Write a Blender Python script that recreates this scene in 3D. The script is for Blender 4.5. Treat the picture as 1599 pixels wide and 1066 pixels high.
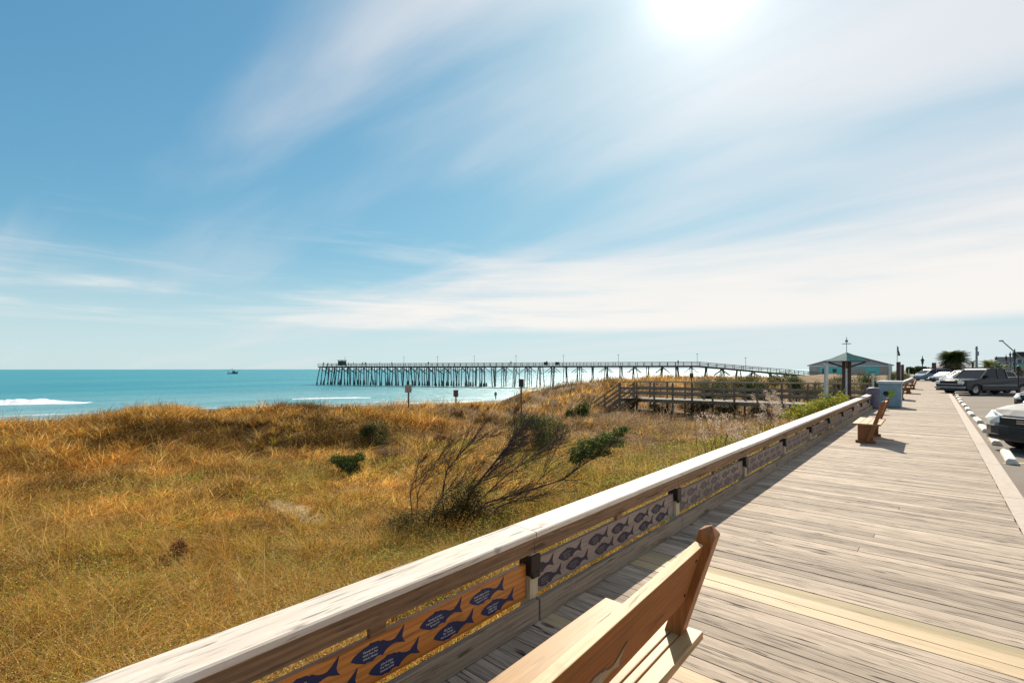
import bpy, bmesh, math, random
import numpy as np
from mathutils import Vector, Matrix
random.seed(7); RNG = np.random.default_rng(11)
for o in list(bpy.data.objects): bpy.data.objects.remove(o)
SC = bpy.context.scene; COL = SC.collection
R = math.radians
# ------------------------------------------------------------------ camera
YAW = R(41.35); F = 750.0; CU, HY = 799.5, 576.0; CH = 1.7
cam = bpy.data.cameras.new('camera'); co = bpy.data.objects.new('camera', cam); COL.objects.link(co)
co.location = (0, 0, CH); co.rotation_euler = (R(90), 0, YAW)
cam.sensor_width = 36; cam.lens = F/1599*36; cam.shift_y = (HY-533)/1599; cam.clip_start = 0.05; cam.clip_end = 30000
SC.camera = co
# ------------------------------------------------------------------ sun, sky, exposure
SUN_EL, SUN_AZ = 38.2, 19.6                   # elevation; degrees west-to-sea side of +Y
sd = Vector((-math.sin(R(SUN_AZ))*math.cos(R(SUN_EL)), math.cos(R(SUN_AZ))*math.cos(R(SUN_EL)), math.sin(R(SUN_EL))))
sl = bpy.data.lights.new('sun', 'SUN'); sl.energy = 4.9; sl.angle = R(0.6); sl.color = (1, .90, .75)
so = bpy.data.objects.new('sun', sl); COL.objects.link(so); so.rotation_euler = sd.to_track_quat('Z', 'Y').to_euler()
so.location = (-20, 60, 60)
SC.view_settings.view_transform = 'Standard'; SC.view_settings.look = 'None'
SC.view_settings.exposure = 0.5; SC.view_settings.gamma = 1
W = bpy.data.worlds.new('World'); SC.world = W; W.use_nodes = True
nt = W.node_tree; N = nt.nodes; Lk = nt.links; N.clear()
def nd(t, **k):
    n = N.new(t)
    for a, b in k.items(): setattr(n, a, b)
    return n
def mth(op, a, b=None, c=None, clamp=False):
    n = nd('ShaderNodeMath', operation=op); n.use_clamp = clamp
    for i, v in enumerate((a, b, c)):
        if v is None: continue
        if isinstance(v, (int, float)): n.inputs[i].default_value = v
        else: Lk.new(v, n.inputs[i])
    return n.outputs[0]
def vmul(v, m):
    n = nd('ShaderNodeVectorMath', operation='MULTIPLY'); Lk.new(v, n.inputs[0]); n.inputs[1].default_value = m
    return n.outputs[0]
def ramp(v, stops):
    n = nd('ShaderNodeMapRange', interpolation_type='SMOOTHSTEP'); Lk.new(v, n.inputs[0])
    for i, s in zip((1, 2, 3, 4), stops): n.inputs[i].default_value = s
    return n.outputs[0]
def mixc(f, a, b):
    n = nd('ShaderNodeMix', data_type='RGBA')
    for s, v in ((n.inputs[0], f), (n.inputs[6], a), (n.inputs[7], b)):
        if isinstance(v, (int, float)): s.default_value = v
        elif isinstance(v, tuple): s.default_value = (*v, 1)
        else: Lk.new(v, s)
    return n.outputs[2]
tc = nd('ShaderNodeTexCoord').outputs['Generated']
sky = nd('ShaderNodeTexSky', sky_type='NISHITA'); sky.sun_disc = False
sky.sun_elevation = R(SUN_EL); sky.sun_rotation = R(-SUN_AZ); sky.air_density = 1.0; sky.dust_density = .6; sky.ozone_density = 2.5
sep = nd('ShaderNodeSeparateXYZ'); Lk.new(tc, sep.inputs[0])
dz = mth('MAXIMUM', sep.outputs[2], 0.0)
den = mth('ADD', dz, .10)
pl = nd('ShaderNodeCombineXYZ'); Lk.new(mth('DIVIDE', sep.outputs[0], den), pl.inputs[0]); Lk.new(mth('DIVIDE', sep.outputs[1], den), pl.inputs[1])
def noise(vec, sc, det, rough=.55, dist=0.):
    n = nd('ShaderNodeTexNoise'); Lk.new(vec, n.inputs['Vector']); n.inputs['Scale'].default_value = sc
    n.inputs['Detail'].default_value = det; n.inputs['Roughness'].default_value = rough; n.inputs['Distortion'].default_value = dist
    return n.outputs['Fac']
def mapp(vec, rot, scl, loc=(0, 0, 0)):
    n = nd('ShaderNodeMapping'); Lk.new(vec, n.inputs[0]); n.inputs['Rotation'].default_value = rot
    n.inputs['Scale'].default_value = scl; n.inputs['Location'].default_value = loc
    return n.outputs[0]
plane = pl.outputs[0]
m1 = mapp(plane, (0, 0, R(-62)), (.22, 1.0, 1), (3.1, 1.7, 0))
wisps = noise(m1, 1.3, 7, .48, .6)
broad = noise(mapp(plane, (0, 0, R(-55)), (.35, .7, 1), (.6, 5.2, 0)), .75, 3, .5, .2)
sdot = nd('ShaderNodeVectorMath', operation='DOT_PRODUCT'); Lk.new(tc, sdot.inputs[0]); sdot.inputs[1].default_value = sd
dsun = mth('MAXIMUM', sdot.outputs['Value'], 0.0)
side = nd('ShaderNodeVectorMath', operation='DOT_PRODUCT'); Lk.new(tc, side.inputs[0])
side.inputs[1].default_value = (math.cos(YAW), math.sin(YAW), 0)     # grows towards the land side, where the veil is thicker
sideo = side.outputs['Value']
veil = mth('ADD', wisps, mth('MULTIPLY', sideo, .30))
veil = mth('ADD', veil, mth('MULTIPLY', mth('SUBTRACT', broad, .5), .9))
cir = mth('MULTIPLY', ramp(veil, (.28, .78, 0, .88)), ramp(dz, (.0, .25, .45, 1)))
elev = dz
bank_n = noise(mapp(tc, (0, 0, 0), (1.3, 1.3, 15), (0, 0, .35)), 1.5, 8, .6, .4)
lowb = mth('MULTIPLY', ramp(elev, (.068, .090, 0, 1)), ramp(mth('SUBTRACT', mth('ADD', elev, mth('MULTIPLY', mth('SUBTRACT', bank_n, .5), -.25)), mth('MULTIPLY', sideo, .05)), (.09, .27, 1, 0)))
bank = mth('MULTIPLY', lowb, ramp(mth('ADD', bank_n, mth('MULTIPLY', sideo, .24)), (.24, .58, 0, .9)))
cl = mth('MAXIMUM', cir, bank)
glow_w = mth('POWER', dsun, 10.0); glow_n = mth('POWER', dsun, 75.0); glow_c = mth('POWER', dsun, 420.0)
cbright = mth('ADD', mth('ADD', 5.9, mth('MULTIPLY', glow_w, .7)), mth('MULTIPLY', glow_n, 1.0))
ccol = nd('ShaderNodeVectorMath', operation='SCALE'); ccol.inputs[0].default_value = (.95, .965, 1.0); Lk.new(cbright, ccol.inputs['Scale'])
gm = nd('ShaderNodeVectorMath', operation='MULTIPLY'); Lk.new(sky.outputs[0], gm.inputs[0]); gm.inputs[1].default_value = (.66, 1.36, 1.75)
gk = nd('ShaderNodeVectorMath', operation='ADD'); Lk.new(gm.outputs[0], gk.inputs[0]); gk.inputs[1].default_value = (8.5,)*3
gd = nd('ShaderNodeVectorMath', operation='DIVIDE'); Lk.new(gm.outputs[0], gd.inputs[0]); Lk.new(gk.outputs[0], gd.inputs[1])
gs = nd('ShaderNodeVectorMath', operation='SCALE'); Lk.new(gd.outputs[0], gs.inputs[0]); gs.inputs['Scale'].default_value = 8.5
haz = mixc(ramp(elev, (0.0, .24, .78, 0)), gs.outputs[0], (4.8, 5.8, 5.95))
full = mixc(bank, mixc(cir, haz, ccol.outputs[0]), (6.9, 6.6, 6.3))
g2 = nd('ShaderNodeVectorMath', operation='SCALE'); g2.inputs[0].default_value = (1, .985, .96)
Lk.new(mth('ADD', mth('MULTIPLY', glow_n, .6), mth('MULTIPLY', glow_c, 7.0)), g2.inputs['Scale'])
add = nd('ShaderNodeVectorMath', operation='ADD'); Lk.new(full, add.inputs[0]); Lk.new(g2.outputs[0], add.inputs[1])
bg = nd('ShaderNodeBackground'); Lk.new(add.outputs[0], bg.inputs[0]); bg.inputs[1].default_value = .1
Lk.new(bg.outputs[0], nd('ShaderNodeOutputWorld').inputs[0])

# ------------------------------------------------------------------ helpers
RX, RY = math.cos(YAW), math.sin(YAW); FX, FY = -math.sin(YAW), math.cos(YAW)
def P(u, v, D):                                # photo pixel + depth in metres -> point
    L = (u-CU)/F*D
    return Vector((L*RX+D*FX, L*RY+D*FY, CH-(v-HY)/F*D))
def PZ(u, v, z): return P(u, v, F*(CH-z)/(v-HY))
def PD(u, D, z=0.):
    p = P(u, HY, D); p.z = z; return p
class MB:
    def __init__(s): s.v = []; s.f = []; s.m = []
    def add(s, vs, fs, mi=0):
        o = len(s.v); s.v += [tuple(p) for p in vs]; s.f += [tuple(o+i for i in f) for f in fs]; s.m += [mi]*len(fs); return s
    def box(s, x0, x1, y0, y1, z0, z1, mi=0, M=None, jit=0):
        vs = [Vector((x, y, z)) for z in (z0, z1) for y in (y0, y1) for x in (x0, x1)]
        if jit: vs = [p+Vector([random.uniform(-jit, jit) for _ in range(3)]) for p in vs]
        if M: vs = [M@p for p in vs]
        return s.add(vs, [(0, 2, 3, 1), (4, 5, 7, 6), (0, 1, 5, 4), (2, 6, 7, 3), (0, 4, 6, 2), (1, 3, 7, 5)], mi)
    def beam(s, a, b, w, h, mi=0, up=(0, 0, 1)):
        a = Vector(a); b = Vector(b); d = (b-a).normalized(); up = Vector(up)
        sx = d.cross(up); sx = sx.normalized() if sx.length > 1e-4 else Vector((1, 0, 0)); uz = sx.cross(d)
        vs = [p+sx*i*w/2+uz*j*h/2 for p in (a, b) for j in (-1, 1) for i in (-1, 1)]
        return s.add(vs, [(0, 1, 3, 2), (4, 6, 7, 5), (0, 4, 5, 1), (2, 3, 7, 6), (0, 2, 6, 4), (1, 5, 7, 3)], mi)
    def tube(s, pts, rad, n=8, mi=0, cap=True):
        pts = [Vector(p) for p in pts]; k = len(pts)
        if not hasattr(rad, '__len__'): rad = [rad]*k
        vs = []
        for i, p in enumerate(pts):
            d = (pts[min(i+1, k-1)]-pts[max(i-1, 0)]).normalized()
            a = d.cross(Vector((0, 0, 1)) if abs(d.z) < .9 else Vector((0, 1, 0))).normalized(); b = d.cross(a)
            vs += [p+(a*math.cos(t)+b*math.sin(t))*rad[i] for t in (2*math.pi*j/n for j in range(n))]
        fs = [(i*n+j, i*n+(j+1) % n, (i+1)*n+(j+1) % n, (i+1)*n+j) for i in range(k-1) for j in range(n)]
        if cap: fs += [tuple(reversed(range(n))), tuple((k-1)*n+j for j in range(n))]
        return s.add(vs, fs, mi)
    def lathe(s, prof, n=16, mi=0, c=(0, 0, 0)):
        vs = [(c[0]+r*math.cos(2*math.pi*j/n), c[1]+r*math.sin(2*math.pi*j/n), c[2]+z) for r, z in prof for j in range(n)]
        fs = [(i*n+j, i*n+(j+1) % n, (i+1)*n+(j+1) % n, (i+1)*n+j) for i in range(len(prof)-1) for j in range(n)]
        return s.add(vs, fs, mi)
    def prism(s, poly, f0, f1, mi=0):           # poly 2D; f0,f1 map (a,b)->3D
        n = len(poly); vs = [f0(*p) for p in poly]+[f1(*p) for p in poly]
        fs = [tuple(range(n)), tuple(reversed(range(n, 2*n)))]+[(i, i+n, (i+1) % n+n, (i+1) % n) for i in range(n)]
        return s.add(vs, fs, mi)
    def build(s, name, mats, parent=None, smooth=False, bevel=0, kind=None, loc=None):
        me = bpy.data.meshes.new(name); me.from_pydata(s.v, [], s.f)
        for m in (mats if isinstance(mats, (list, tuple)) else [mats]): me.materials.append(m)
        if any(s.m): me.polygons.foreach_set('material_index', s.m)
        bm = bmesh.new(); bm.from_mesh(me); bmesh.ops.recalc_face_normals(bm, faces=bm.faces); bm.to_mesh(me); bm.free()
        if smooth: me.polygons.foreach_set('use_smooth', [True]*len(me.polygons))
        o = bpy.data.objects.new(name, me); COL.objects.link(o)
        if parent: o.parent = parent
        if loc: o.location = loc
        if bevel:
            b = o.modifiers.new('edge', 'BEVEL'); b.width = bevel; b.segments = 2; b.limit_method = 'ANGLE'; b.angle_limit = R(40)
        if kind: o['kind'] = kind
        return o
def tag(o, label, cat, group=None, kind=None):
    o['label'] = label; o['category'] = cat
    if group: o['group'] = group
    if kind: o['kind'] = kind
    return o
def empty(name, loc=(0, 0, 0), rz=0.):
    o = bpy.data.objects.new(name, None); COL.objects.link(o); o.location = loc; o.rotation_euler = (0, 0, rz); o.empty_display_size = .3
    return o
def copy_tree(o, parent=None):
    c = o.copy(); COL.objects.link(c)
    if parent: c.parent = parent
    for ch in [x for x in bpy.data.objects if x.parent == o]: copy_tree(ch, c)
    return c

# ------------------------------------------------------------------ materials
def newmat(name):
    m = bpy.data.materials.new(name); m.use_nodes = True
    global N, Lk
    N = m.node_tree.nodes; Lk = m.node_tree.links; N.clear()
    return m
def out(sh): Lk.new(sh, nd('ShaderNodeOutputMaterial').inputs[0])
def principled(color, rough=.6, metal=0., spec=.4, normal=None, **k):
    b = nd('ShaderNodeBsdfPrincipled')
    if isinstance(color, tuple): b.inputs['Base Color'].default_value = (*color, 1)
    else: Lk.new(color, b.inputs['Base Color'])
    if isinstance(rough, (int, float)): b.inputs['Roughness'].default_value = rough
    else: Lk.new(rough, b.inputs['Roughness'])
    b.inputs['Metallic'].default_value = metal; b.inputs['Specular IOR Level'].default_value = spec
    if normal is not None: Lk.new(normal, b.inputs['Normal'])
    for a, v in k.items(): b.inputs[a].default_value = v
    return b.outputs[0]
def bump(h, st, dist=.01):
    n = nd('ShaderNodeBump'); Lk.new(h, n.inputs['Height']); n.inputs['Strength'].default_value = st; n.inputs['Distance'].default_value = dist
    return n.outputs[0]
def plain(name, c, rough=.6, metal=0., spec=.4, var=.15, sc=6., **k):
    m = newmat(name); t = nd('ShaderNodeTexCoord').outputs['Object']
    n = noise(t, sc, 5, .6)
    col = mixc(ramp(n, (.3, .7, 0, 1)), tuple(x*(1-var) for x in c), tuple(min(1, x*(1+var)) for x in c))
    out(principled(col, rough, metal, spec, bump(n, .15, .005), **k)); return m
def wood(name, base, dark, axis=1, fine=70., rough=.75, crack=.5, cathedral=0., tint=None, isl=.25, bst=.5, spec=.25):
    m = newmat(name); t = nd('ShaderNodeTexCoord').outputs['Object']
    ri = nd('ShaderNodeNewGeometry').outputs['Random Per Island']
    off = nd('ShaderNodeCombineXYZ')
    for i, k in enumerate((37., 91., 53.)): Lk.new(mth('MULTIPLY', ri, k), off.inputs[i])
    av = nd('ShaderNodeVectorMath', operation='ADD'); Lk.new(t, av.inputs[0]); Lk.new(off.outputs[0], av.inputs[1]); v = av.outputs[0]
    st = [1., 1., 1.]; st[axis] = 1/28.
    st2 = [1., 1., 1.]; st2[axis] = 1/9.
    fine_n = noise(mapp(v, (0, 0, 0), tuple(st)), fine*1.5, 8, .72)
    med = noise(mapp(v, (0, 0, 0), tuple(st2)), 9., 4, .55, .6)
    big = noise(v, 2.2, 4, .6)
    f = mth('ADD', mth('MULTIPLY', fine_n, .6), mth('MULTIPLY', med, .4))
    vo = nd('ShaderNodeTexVoronoi'); kst = [1., 1., 1.]; kst[axis] = .42; kst[2 if axis != 2 else 0] *= .8; wv = nd('ShaderNodeVectorMath', operation='ADD'); Lk.new(mapp(v, (0, 0, 0), tuple(kst)), wv.inputs[0])
    wn = nd('ShaderNodeTexNoise'); Lk.new(v, wn.inputs['Vector']); wn.inputs['Scale'].default_value = 14.; wsc = nd('ShaderNodeVectorMath', operation='SCALE'); Lk.new(wn.outputs['Color'], wsc.inputs[0]); wsc.inputs['Scale'].default_value = .05; Lk.new(wsc.outputs[0], wv.inputs[1])
    Lk.new(wv.outputs[0], vo.inputs['Vector']); vo.inputs['Scale'].default_value = 4.2; knot = ramp(vo.outputs['Distance'], (.05, .13, .85, 0))
    col = mixc(ramp(f, (.36, .62, 0, 1)), dark, base)
    if cathedral:
        w = nd('ShaderNodeTexWave', wave_type='BANDS', bands_direction='Z' if axis != 2 else 'X'); Lk.new(mapp(v, (0, 0, 0), tuple(st2)), w.inputs[0])
        w.inputs['Scale'].default_value = 9.; w.inputs['Distortion'].default_value = 7.; w.inputs['Detail'].default_value = 3; w.inputs['Detail Scale'].default_value = .8
        col = mixc(mth('MULTIPLY', ramp(w.outputs['Fac'], (.15, .6, 1, 0)), cathedral), col, tuple(x*.42 for x in base))
    if tint: col = mixc(ramp(big, (.35, .65, 0, .6)), col, tint)
    # knots and dark checks along the grain
    ck = noise(mapp(v, (0, 0, 0), tuple(x if x == 1 else .10 for x in st)), 26., 3, .5, .3)
    col = mixc(mth('MULTIPLY', ramp(ck, (.61, .70, 0, 1)), crack), col, tuple(x*.25 for x in dark))
    col = mixc(mth('MULTIPLY', knot, crack), col, tuple(x*.45 for x in dark))
    ck2 = noise(mapp(v, (0, 0, 0), tuple(x if x == 1 else .045 for x in st)), 60., 4, .6, .2); col = mixc(mth('MULTIPLY', ramp(ck2, (.56, .66, 0, .85)), crack), col, tuple(x*.5 for x in dark))
    hs = nd('ShaderNodeHueSaturation'); Lk.new(col, hs.inputs['Color'])
    Lk.new(mth('ADD', 1-isl/2, mth('MULTIPLY', ri, isl)), hs.inputs['Value'])
    out(principled(hs.outputs[0], rough, 0, spec, bump(mth('SUBTRACT', f, mth('MULTIPLY', ramp(ck, (.64, .74, 0, 1)), .8)), bst, .006))); return m
def leafmat(name, trans=.35, attr='tint', rough=.6):
    m = newmat(name); a = nd('ShaderNodeAttribute', attribute_name=attr)
    d = principled(a.outputs['Color'], rough, 0, .15)
    t = nd('ShaderNodeBsdfTranslucent'); Lk.new(a.outputs['Color'], t.inputs[0])
    mx = nd('ShaderNodeMixShader'); mx.inputs[0].default_value = trans; Lk.new(d, mx.inputs[1]); Lk.new(t.outputs[0], mx.inputs[2]); out(mx.outputs[0]); return m
M = {}
M['deck'] = wood('weathered_deck', (.49, .395, .30), (.155, .115, .085), 0, 60., .75, 1.0, 0, (.38, .30, .225), .5, .8)
M['deck_new'] = wood('new_deck', (.52, .39, .235), (.40, .29, .165), 0, 60., .6, .35, 0, None, .12, .3)
M['deck_olive'] = wood('olive_deck', (.42, .33, .19), (.28, .22, .13), 0, 60., .7, .4, 0, None, .05, .3)
M['cap'] = wood('bleached_cap', (.72, .655, .57), (.52, .455, .38), 1, 55., .6, .8, 0, (.60, .50, .40), .12, .5, .4)
M['fascia'] = wood('brown_fascia', (.36, .205, .105), (.13, .085, .055), 1, 50., .7, .6, .7, (.26, .15, .08), .2, .5)
M['kick'] = wood('grey_kickboard', (.36, .275, .20), (.16, .125, .095), 1, 50., .75, .7, .5, (.26, .22, .165), .2, .5)
M['plaque'] = wood('orange_plaque', (.62, .24, .045), (.47, .15, .025), 1, 30., .4, .5, .45, None, .05, .2, .5)
M['plaque_grey'] = wood('grey_plaque', (.34, .26, .215), (.22, .165, .135), 1, 40., .7, .4, .1, None, .12, .3)
M['post'] = wood('pale_post', (.55, .46, .31), (.38, .30, .19), 2, 50., .7, .5, 0, None, .15, .3)
M['postdark'] = wood('grey_post', (.22, .18, .145), (.11, .09, .075), 2, 50., .75, .5, 0, None, .25, .4)
M['bench'] = wood('bench_wood', (.34, .105, .010), (.21, .055, .005), 1, 45., .6, .5, .3, (.28, .095, .012), .14, .3, .2)
M['bench_edge'] = wood('bench_top_edge', (.70, .52, .30), (.55, .38, .19), 1, 45., .5, .4, 0, None, .05, .2)  # paler wood for the top face of the backrest
M['bench_post'] = wood('bench_post_wood', (.34, .115, .025), (.22, .07, .015), 2, 45., .5, .5, .2, None, .1, .3, .45)
M['bench_seat'] = wood('bench_seat_wood', (.46, .26, .10), (.32, .165, .055), 1, 45., .5, .5, .15, (.42, .26, .12), .12, .3, .45)
M['access'] = wood('access_wood', (.26, .20, .145), (.13, .10, .075), 0, 30., .8, .4, 0, None, .3, .3)
M['access_post'] = wood('access_post_wood', (.23, .175, .125), (.12, .09, .07), 2, 30., .8, .4, 0, None, .3, .3)
M['bronze'] = plain('dark_bronze', (.022, .014, .010), .45, .3)
M['navy'] = plain('navy_paint', (.008, .016, .075), .45)
M['engrave'] = plain('engraved_dark', (.12, .09, .08), .7); M['navy_worn'] = plain('worn_navy', (.035, .026, .04), .7)
M['text'] = plain('pale_lettering', (.50, .48, .44), .6)
M['text_dim'] = plain('worn_lettering', (.22, .18, .16), .7)
M['white'] = plain('white_paint', (.78, .77, .73), .55)
M['concrete'] = plain('concrete', (.46, .385, .315), .85, var=.1, sc=14.)
M['binblue'] = plain('grey_blue_paint', (.23, .33, .38), .5)
M['binlid'] = plain('pale_lid', (.55, .57, .56), .5)
M['lavender'] = plain('lavender_grey', (.13, .125, .17), .6)
M['limegreen'] = plain('lime_sticker', (.25, .38, .05), .5)
M['palepost'] = plain('pale_beige_post', (.50, .52, .50), .6)
M['teal_roof'] = plain('teal_roof', (.014, .10, .105), .7, 0, .08, var=.2, sc=3.)
M['brownpost'] = plain('brown_post', (.075, .045, .035), .7)
M['pier'] = plain('pier_timber', (.045, .065, .064), .9, var=.3, sc=1.)
M['pier_deck'] = plain('pier_deck_timber', (.065, .07, .062), .85, var=.3, sc=1.)
M['teal_wall'] = plain('teal_wall', (.20, .62, .56), .7, var=.08, sc=1.)
M['coral'] = plain('coral_wall', (.48, .40, .32), .7, var=.1, sc=.6)
M['gable'] = plain('mauve_gable', (.46, .42, .41), .8, var=.1, sc=1.)
M['greywall'] = plain('grey_wall', (.36, .37, .33), .8, var=.12, sc=1.)
M['palewall'] = plain('pale_wall', (.48, .45, .42), .8, var=.1, sc=1.)
M['roof_grey'] = plain('grey_roof', (.26, .27, .29), .8, 0, .08, var=.15, sc=1.)
M['roof_pink'] = plain('pink_roof', (.32, .22, .21), .8, 0, .08, var=.15, sc=1.)
M['window'] = plain('window_glass', (.03, .04, .045), .1, 0, .6)
M['awning'] = plain('teal_awning', (.10, .38, .35), .6)
M['red'] = plain('red_sign', (.25, .03, .035), .6)
M['blackmetal'] = plain('black_metal', (.02, .022, .024), .4, .2)
M['steel'] = plain('grey_steel', (.22, .24, .24), .45, .5)
M['tyre'] = plain('tyre_rubber', (.018, .018, .018), .85)
M['rim'] = plain('wheel_metal', (.30, .30, .31), .35, .8)
M['carglass'] = plain('car_glass', (.010, .014, .02), .05, 0, .3)
M['lens'] = plain('headlight_lens', (.72, .72, .66), .3, 0, .4)
M['blackplastic'] = plain('black_plastic', (.015, .016, .018), .5)
M['chrome'] = plain('chrome', (.6, .6, .6), .18, 1.)
def paint(name, c, r=.25, cw=.3): return plain(name, c, r, .05, cw, .04, 3., **{'Coat Weight': cw, 'Coat Roughness': .08})
M['skin'] = plain('skin', (.45, .28, .20), .6)
M['dark_cloth'] = plain('dark_cloth', (.03, .035, .05), .9)
M['grass'] = leafmat('dry_grass', .45); M['leaf'] = leafmat('leaves', .35); M['plume'] = leafmat('dry_plumes', .4)
M['bark'] = plain('grey_bark', (.07, .045, .035), .9, var=.4, sc=30.)
M['palmbark'] = plain('palm_bark', (.10, .075, .06), .9, var=.4, sc=5.)

# ------------------------------------------------------------------ terrain
def vnoise(x, y, s=1., seed=0):
    x = np.asarray(x, float)/s+seed*17.3; y = np.asarray(y, float)/s+seed*9.1
    xi = np.floor(x).astype(np.int64); yi = np.floor(y).astype(np.int64); fx = x-xi; fy = y-yi
    def h(a, b):
        n = (a*374761393+b*668265263+seed*1442695) & 0xffffffff
        n = ((n ^ (n >> 13))*1274126177) & 0xffffffff
        return ((n ^ (n >> 16)) & 0xffff)/65535.
    fx = fx*fx*(3-2*fx); fy = fy*fy*(3-2*fy)
    return (h(xi, yi)*(1-fx)+h(xi+1, yi)*fx)*(1-fy)+(h(xi, yi+1)*(1-fx)+h(xi+1, yi+1)*fx)*fy
def sst(a, b, x): t = np.clip((x-a)/(b-a), 0, 1); return t*t*(3-2*t)
CY = [-60, -5, 0.7, 2.4, 3.9, 5.9, 8.3, 11.2, 16.4, 19.8, 24, 26.5, 29, 32, 37, 45, 52, 60, 75, 110, 200]
CZ = [-.2, -.35, -.25, -.15, .0, -.12, -.12, -.38, -.48, -.78, -.9, -.65, -.2, .12, .38, .42, .45, .40, .15, .1, .1]
SEA = -4.7
def H(x, y):
    x = np.asarray(x, float); y = np.asarray(y, float)
    crest = np.interp(y, CY, CZ)+.50*(vnoise(x*0+y, x, 1.7, 3)-.5)+.25*(vnoise(x, y, 3.3, 4)-.5)
    far = sst(75, 115, y)
    floor = (-1.05+.25*(vnoise(x, y, 4., 1)-.5)+.12*(vnoise(x, y, 1.1, 2)-.5))*(1-far)+far*(.0)
    near = -.55
    z = near+(floor-near)*sst(-3.0, -6.5, x)
    cx = -17.2+1.6*(vnoise(x*0, y, 5., 6)-.5)
    z = z+(crest-z)*sst(-11.5, -1, -(0)) if False else z
    t = sst(0, 1, (cx+3.2-x)/5.4)**1.25
    z = z*(1-t)+crest*t
    z = z+.14*(vnoise(x, y, .8, 8)-.5)*sst(-5, -9, x)+.42*(vnoise(x, y, 2.1, 12)-.5)*sst(-9, -14, x)*sst(-26, -20, x)*(1-far)
    back = -2.8+(-30-x)*(-.05)
    z2 = np.where(x > -30, -2.8, -2.8-(-30-x)*.0505)
    t2 = sst(-23, -31, x); z = z*(1-t2)+z2*t2
    z = np.maximum(z, -9)
    land = np.where(x > .2, -.30, -.52)
    tl = sst(-2.6, -2.2, x); z = z*(1-tl)+land*tl
    return z
def grid(xs, ys, name, mat, kind):
    X, Y = np.meshgrid(xs, ys); Z = H(X, Y); nx, ny = len(xs), len(ys)
    me = bpy.data.meshes.new(name); me.vertices.add(nx*ny)
    me.vertices.foreach_set('co', np.stack([X, Y, Z], -1).ravel())
    i = (np.arange(ny-1)[:, None]*nx+np.arange(nx-1)[None]).ravel()
    q = np.stack([i, i+1, i+nx+1, i+nx], -1).ravel().astype(np.int32); nf = len(i)
    me.loops.add(nf*4); me.loops.foreach_set('vertex_index', q); me.polygons.add(nf)
    me.polygons.foreach_set('loop_start', np.arange(nf, dtype=np.int32)*4)
    me.polygons.foreach_set('use_smooth', np.ones(nf, bool)); me.update(); me.validate(); me.materials.append(mat)
    o = bpy.data.objects.new(name, me); COL.objects.link(o); o['kind'] = kind; return o
m = newmat('dune_soil'); ps = nd('ShaderNodeNewGeometry').outputs['Position']
sx = nd('ShaderNodeSeparateXYZ'); Lk.new(ps, sx.inputs[0])
n1 = noise(ps, 1.4, 6, .6); n2 = noise(ps, 22., 6, .7)
c = mixc(ramp(n1, (.35, .65, 0, 1)), (.10, .05, .018), (.17, .095, .03)); c = mixc(ramp(n2, (.4, .62, 0, .7)), c, (.24, .14, .05))
def ell(cx, cy, rx, ry):
    a = mth('DIVIDE', mth('SUBTRACT', sx.outputs[0], cx), rx); b = mth('DIVIDE', mth('SUBTRACT', sx.outputs[1], cy), ry)
    d = mth('ADD', mth('MULTIPLY', a, a), mth('MULTIPLY', b, b)); return ramp(mth('ADD', d, mth('MULTIPLY', n1, .8)), (1.0, 1.9, 1, 0))
SANDP = [(-9.2, 4.2, .95, .28), (-21.2, 24.6, 1.5, 1.7)]
for e in SANDP: c = mixc(ell(*e), c, (.42, .30, .16))
sand = mixc(ramp(n2, (.3, .7, 0, 1)), (.50, .40, .28), (.60, .50, .37))
c = mixc(ramp(mth('ADD', sx.outputs[0], mth('MULTIPLY', n1, 4.)), (-25.5, -22.5, 1, 0)), c, sand)
wet = ramp(sx.outputs[2], (SEA+.25, SEA+.9, .9, 0)); c = mixc(wet, c, (.25, .20, .14))
out(principled(c, .9, 0, .2, bump(n2, .6, .03))); M['soil'] = m
xs = np.concatenate([-np.geomspace(8000, 110, 10), np.arange(-100, -32, 4.), np.arange(-32, -24, .8), np.arange(-24, -2, .22), [-2, -1, 0, .15, .3, 1, 3, 10], np.geomspace(20, 8000, 14)])
ys = np.concatenate([-np.geomspace(8000, 40, 10), np.arange(-36, -4, 2.), np.arange(-4, 50, .24), np.arange(50, 120, 1.), np.arange(120, 240, 5.), np.geomspace(260, 8000, 14)])
grid(xs, ys, 'ground', M['soil'], 'structure')

# ------------------------------------------------------------------ sea
m = newmat('sea_water'); ps = nd('ShaderNodeNewGeometry').outputs['Position']
sx = nd('ShaderNodeSeparateXYZ'); Lk.new(ps, sx.inputs[0])
big = noise(mapp(ps, (0, 0, R(8)), (1, .22, 1)), .05, 5, .6); mid = noise(mapp(ps, (0, 0, R(8)), (1, .35, 1)), .6, 6, .65)
offs = mth('ADD', sx.outputs[0], mth('MULTIPLY', mth('SUBTRACT', big, .5), 40.))
c = mixc(ramp(offs, (-190, -95, 0, 1)), (.018, .22, .28), (.17, .35, .37))
c = mixc(ramp(big, (.4, .62, 0, .6)), c, (.055, .30, .31)); sw = noise(mapp(ps, (0, 0, R(12)), (1, .12, 1)), .11, 4, .6); c = mixc(ramp(sw, (.50, .62, 0, .5)), c, (.018, .19, .23))
bx = mth('ADD', mth('ADD', sx.outputs[0], mth('MULTIPLY', sx.outputs[1], -.28)), mth('MULTIPLY', mth('SUBTRACT', big, .5), 22.))
foam = None
for cx, w_, k in ((-97, 2.2, .55), (-112, 3.5, .35), (-88, 2.0, .8), (-128, 1.5, .25)):
    b = ramp(mth('ABSOLUTE', mth('SUBTRACT', bx, float(cx))), (0, w_, k, 0)); foam = b if foam is None else mth('MAXIMUM', foam, b)
fm = ramp(mth('MULTIPLY', foam, mth('ADD', mid, .35)), (.28, .5, 0, .9))
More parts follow.
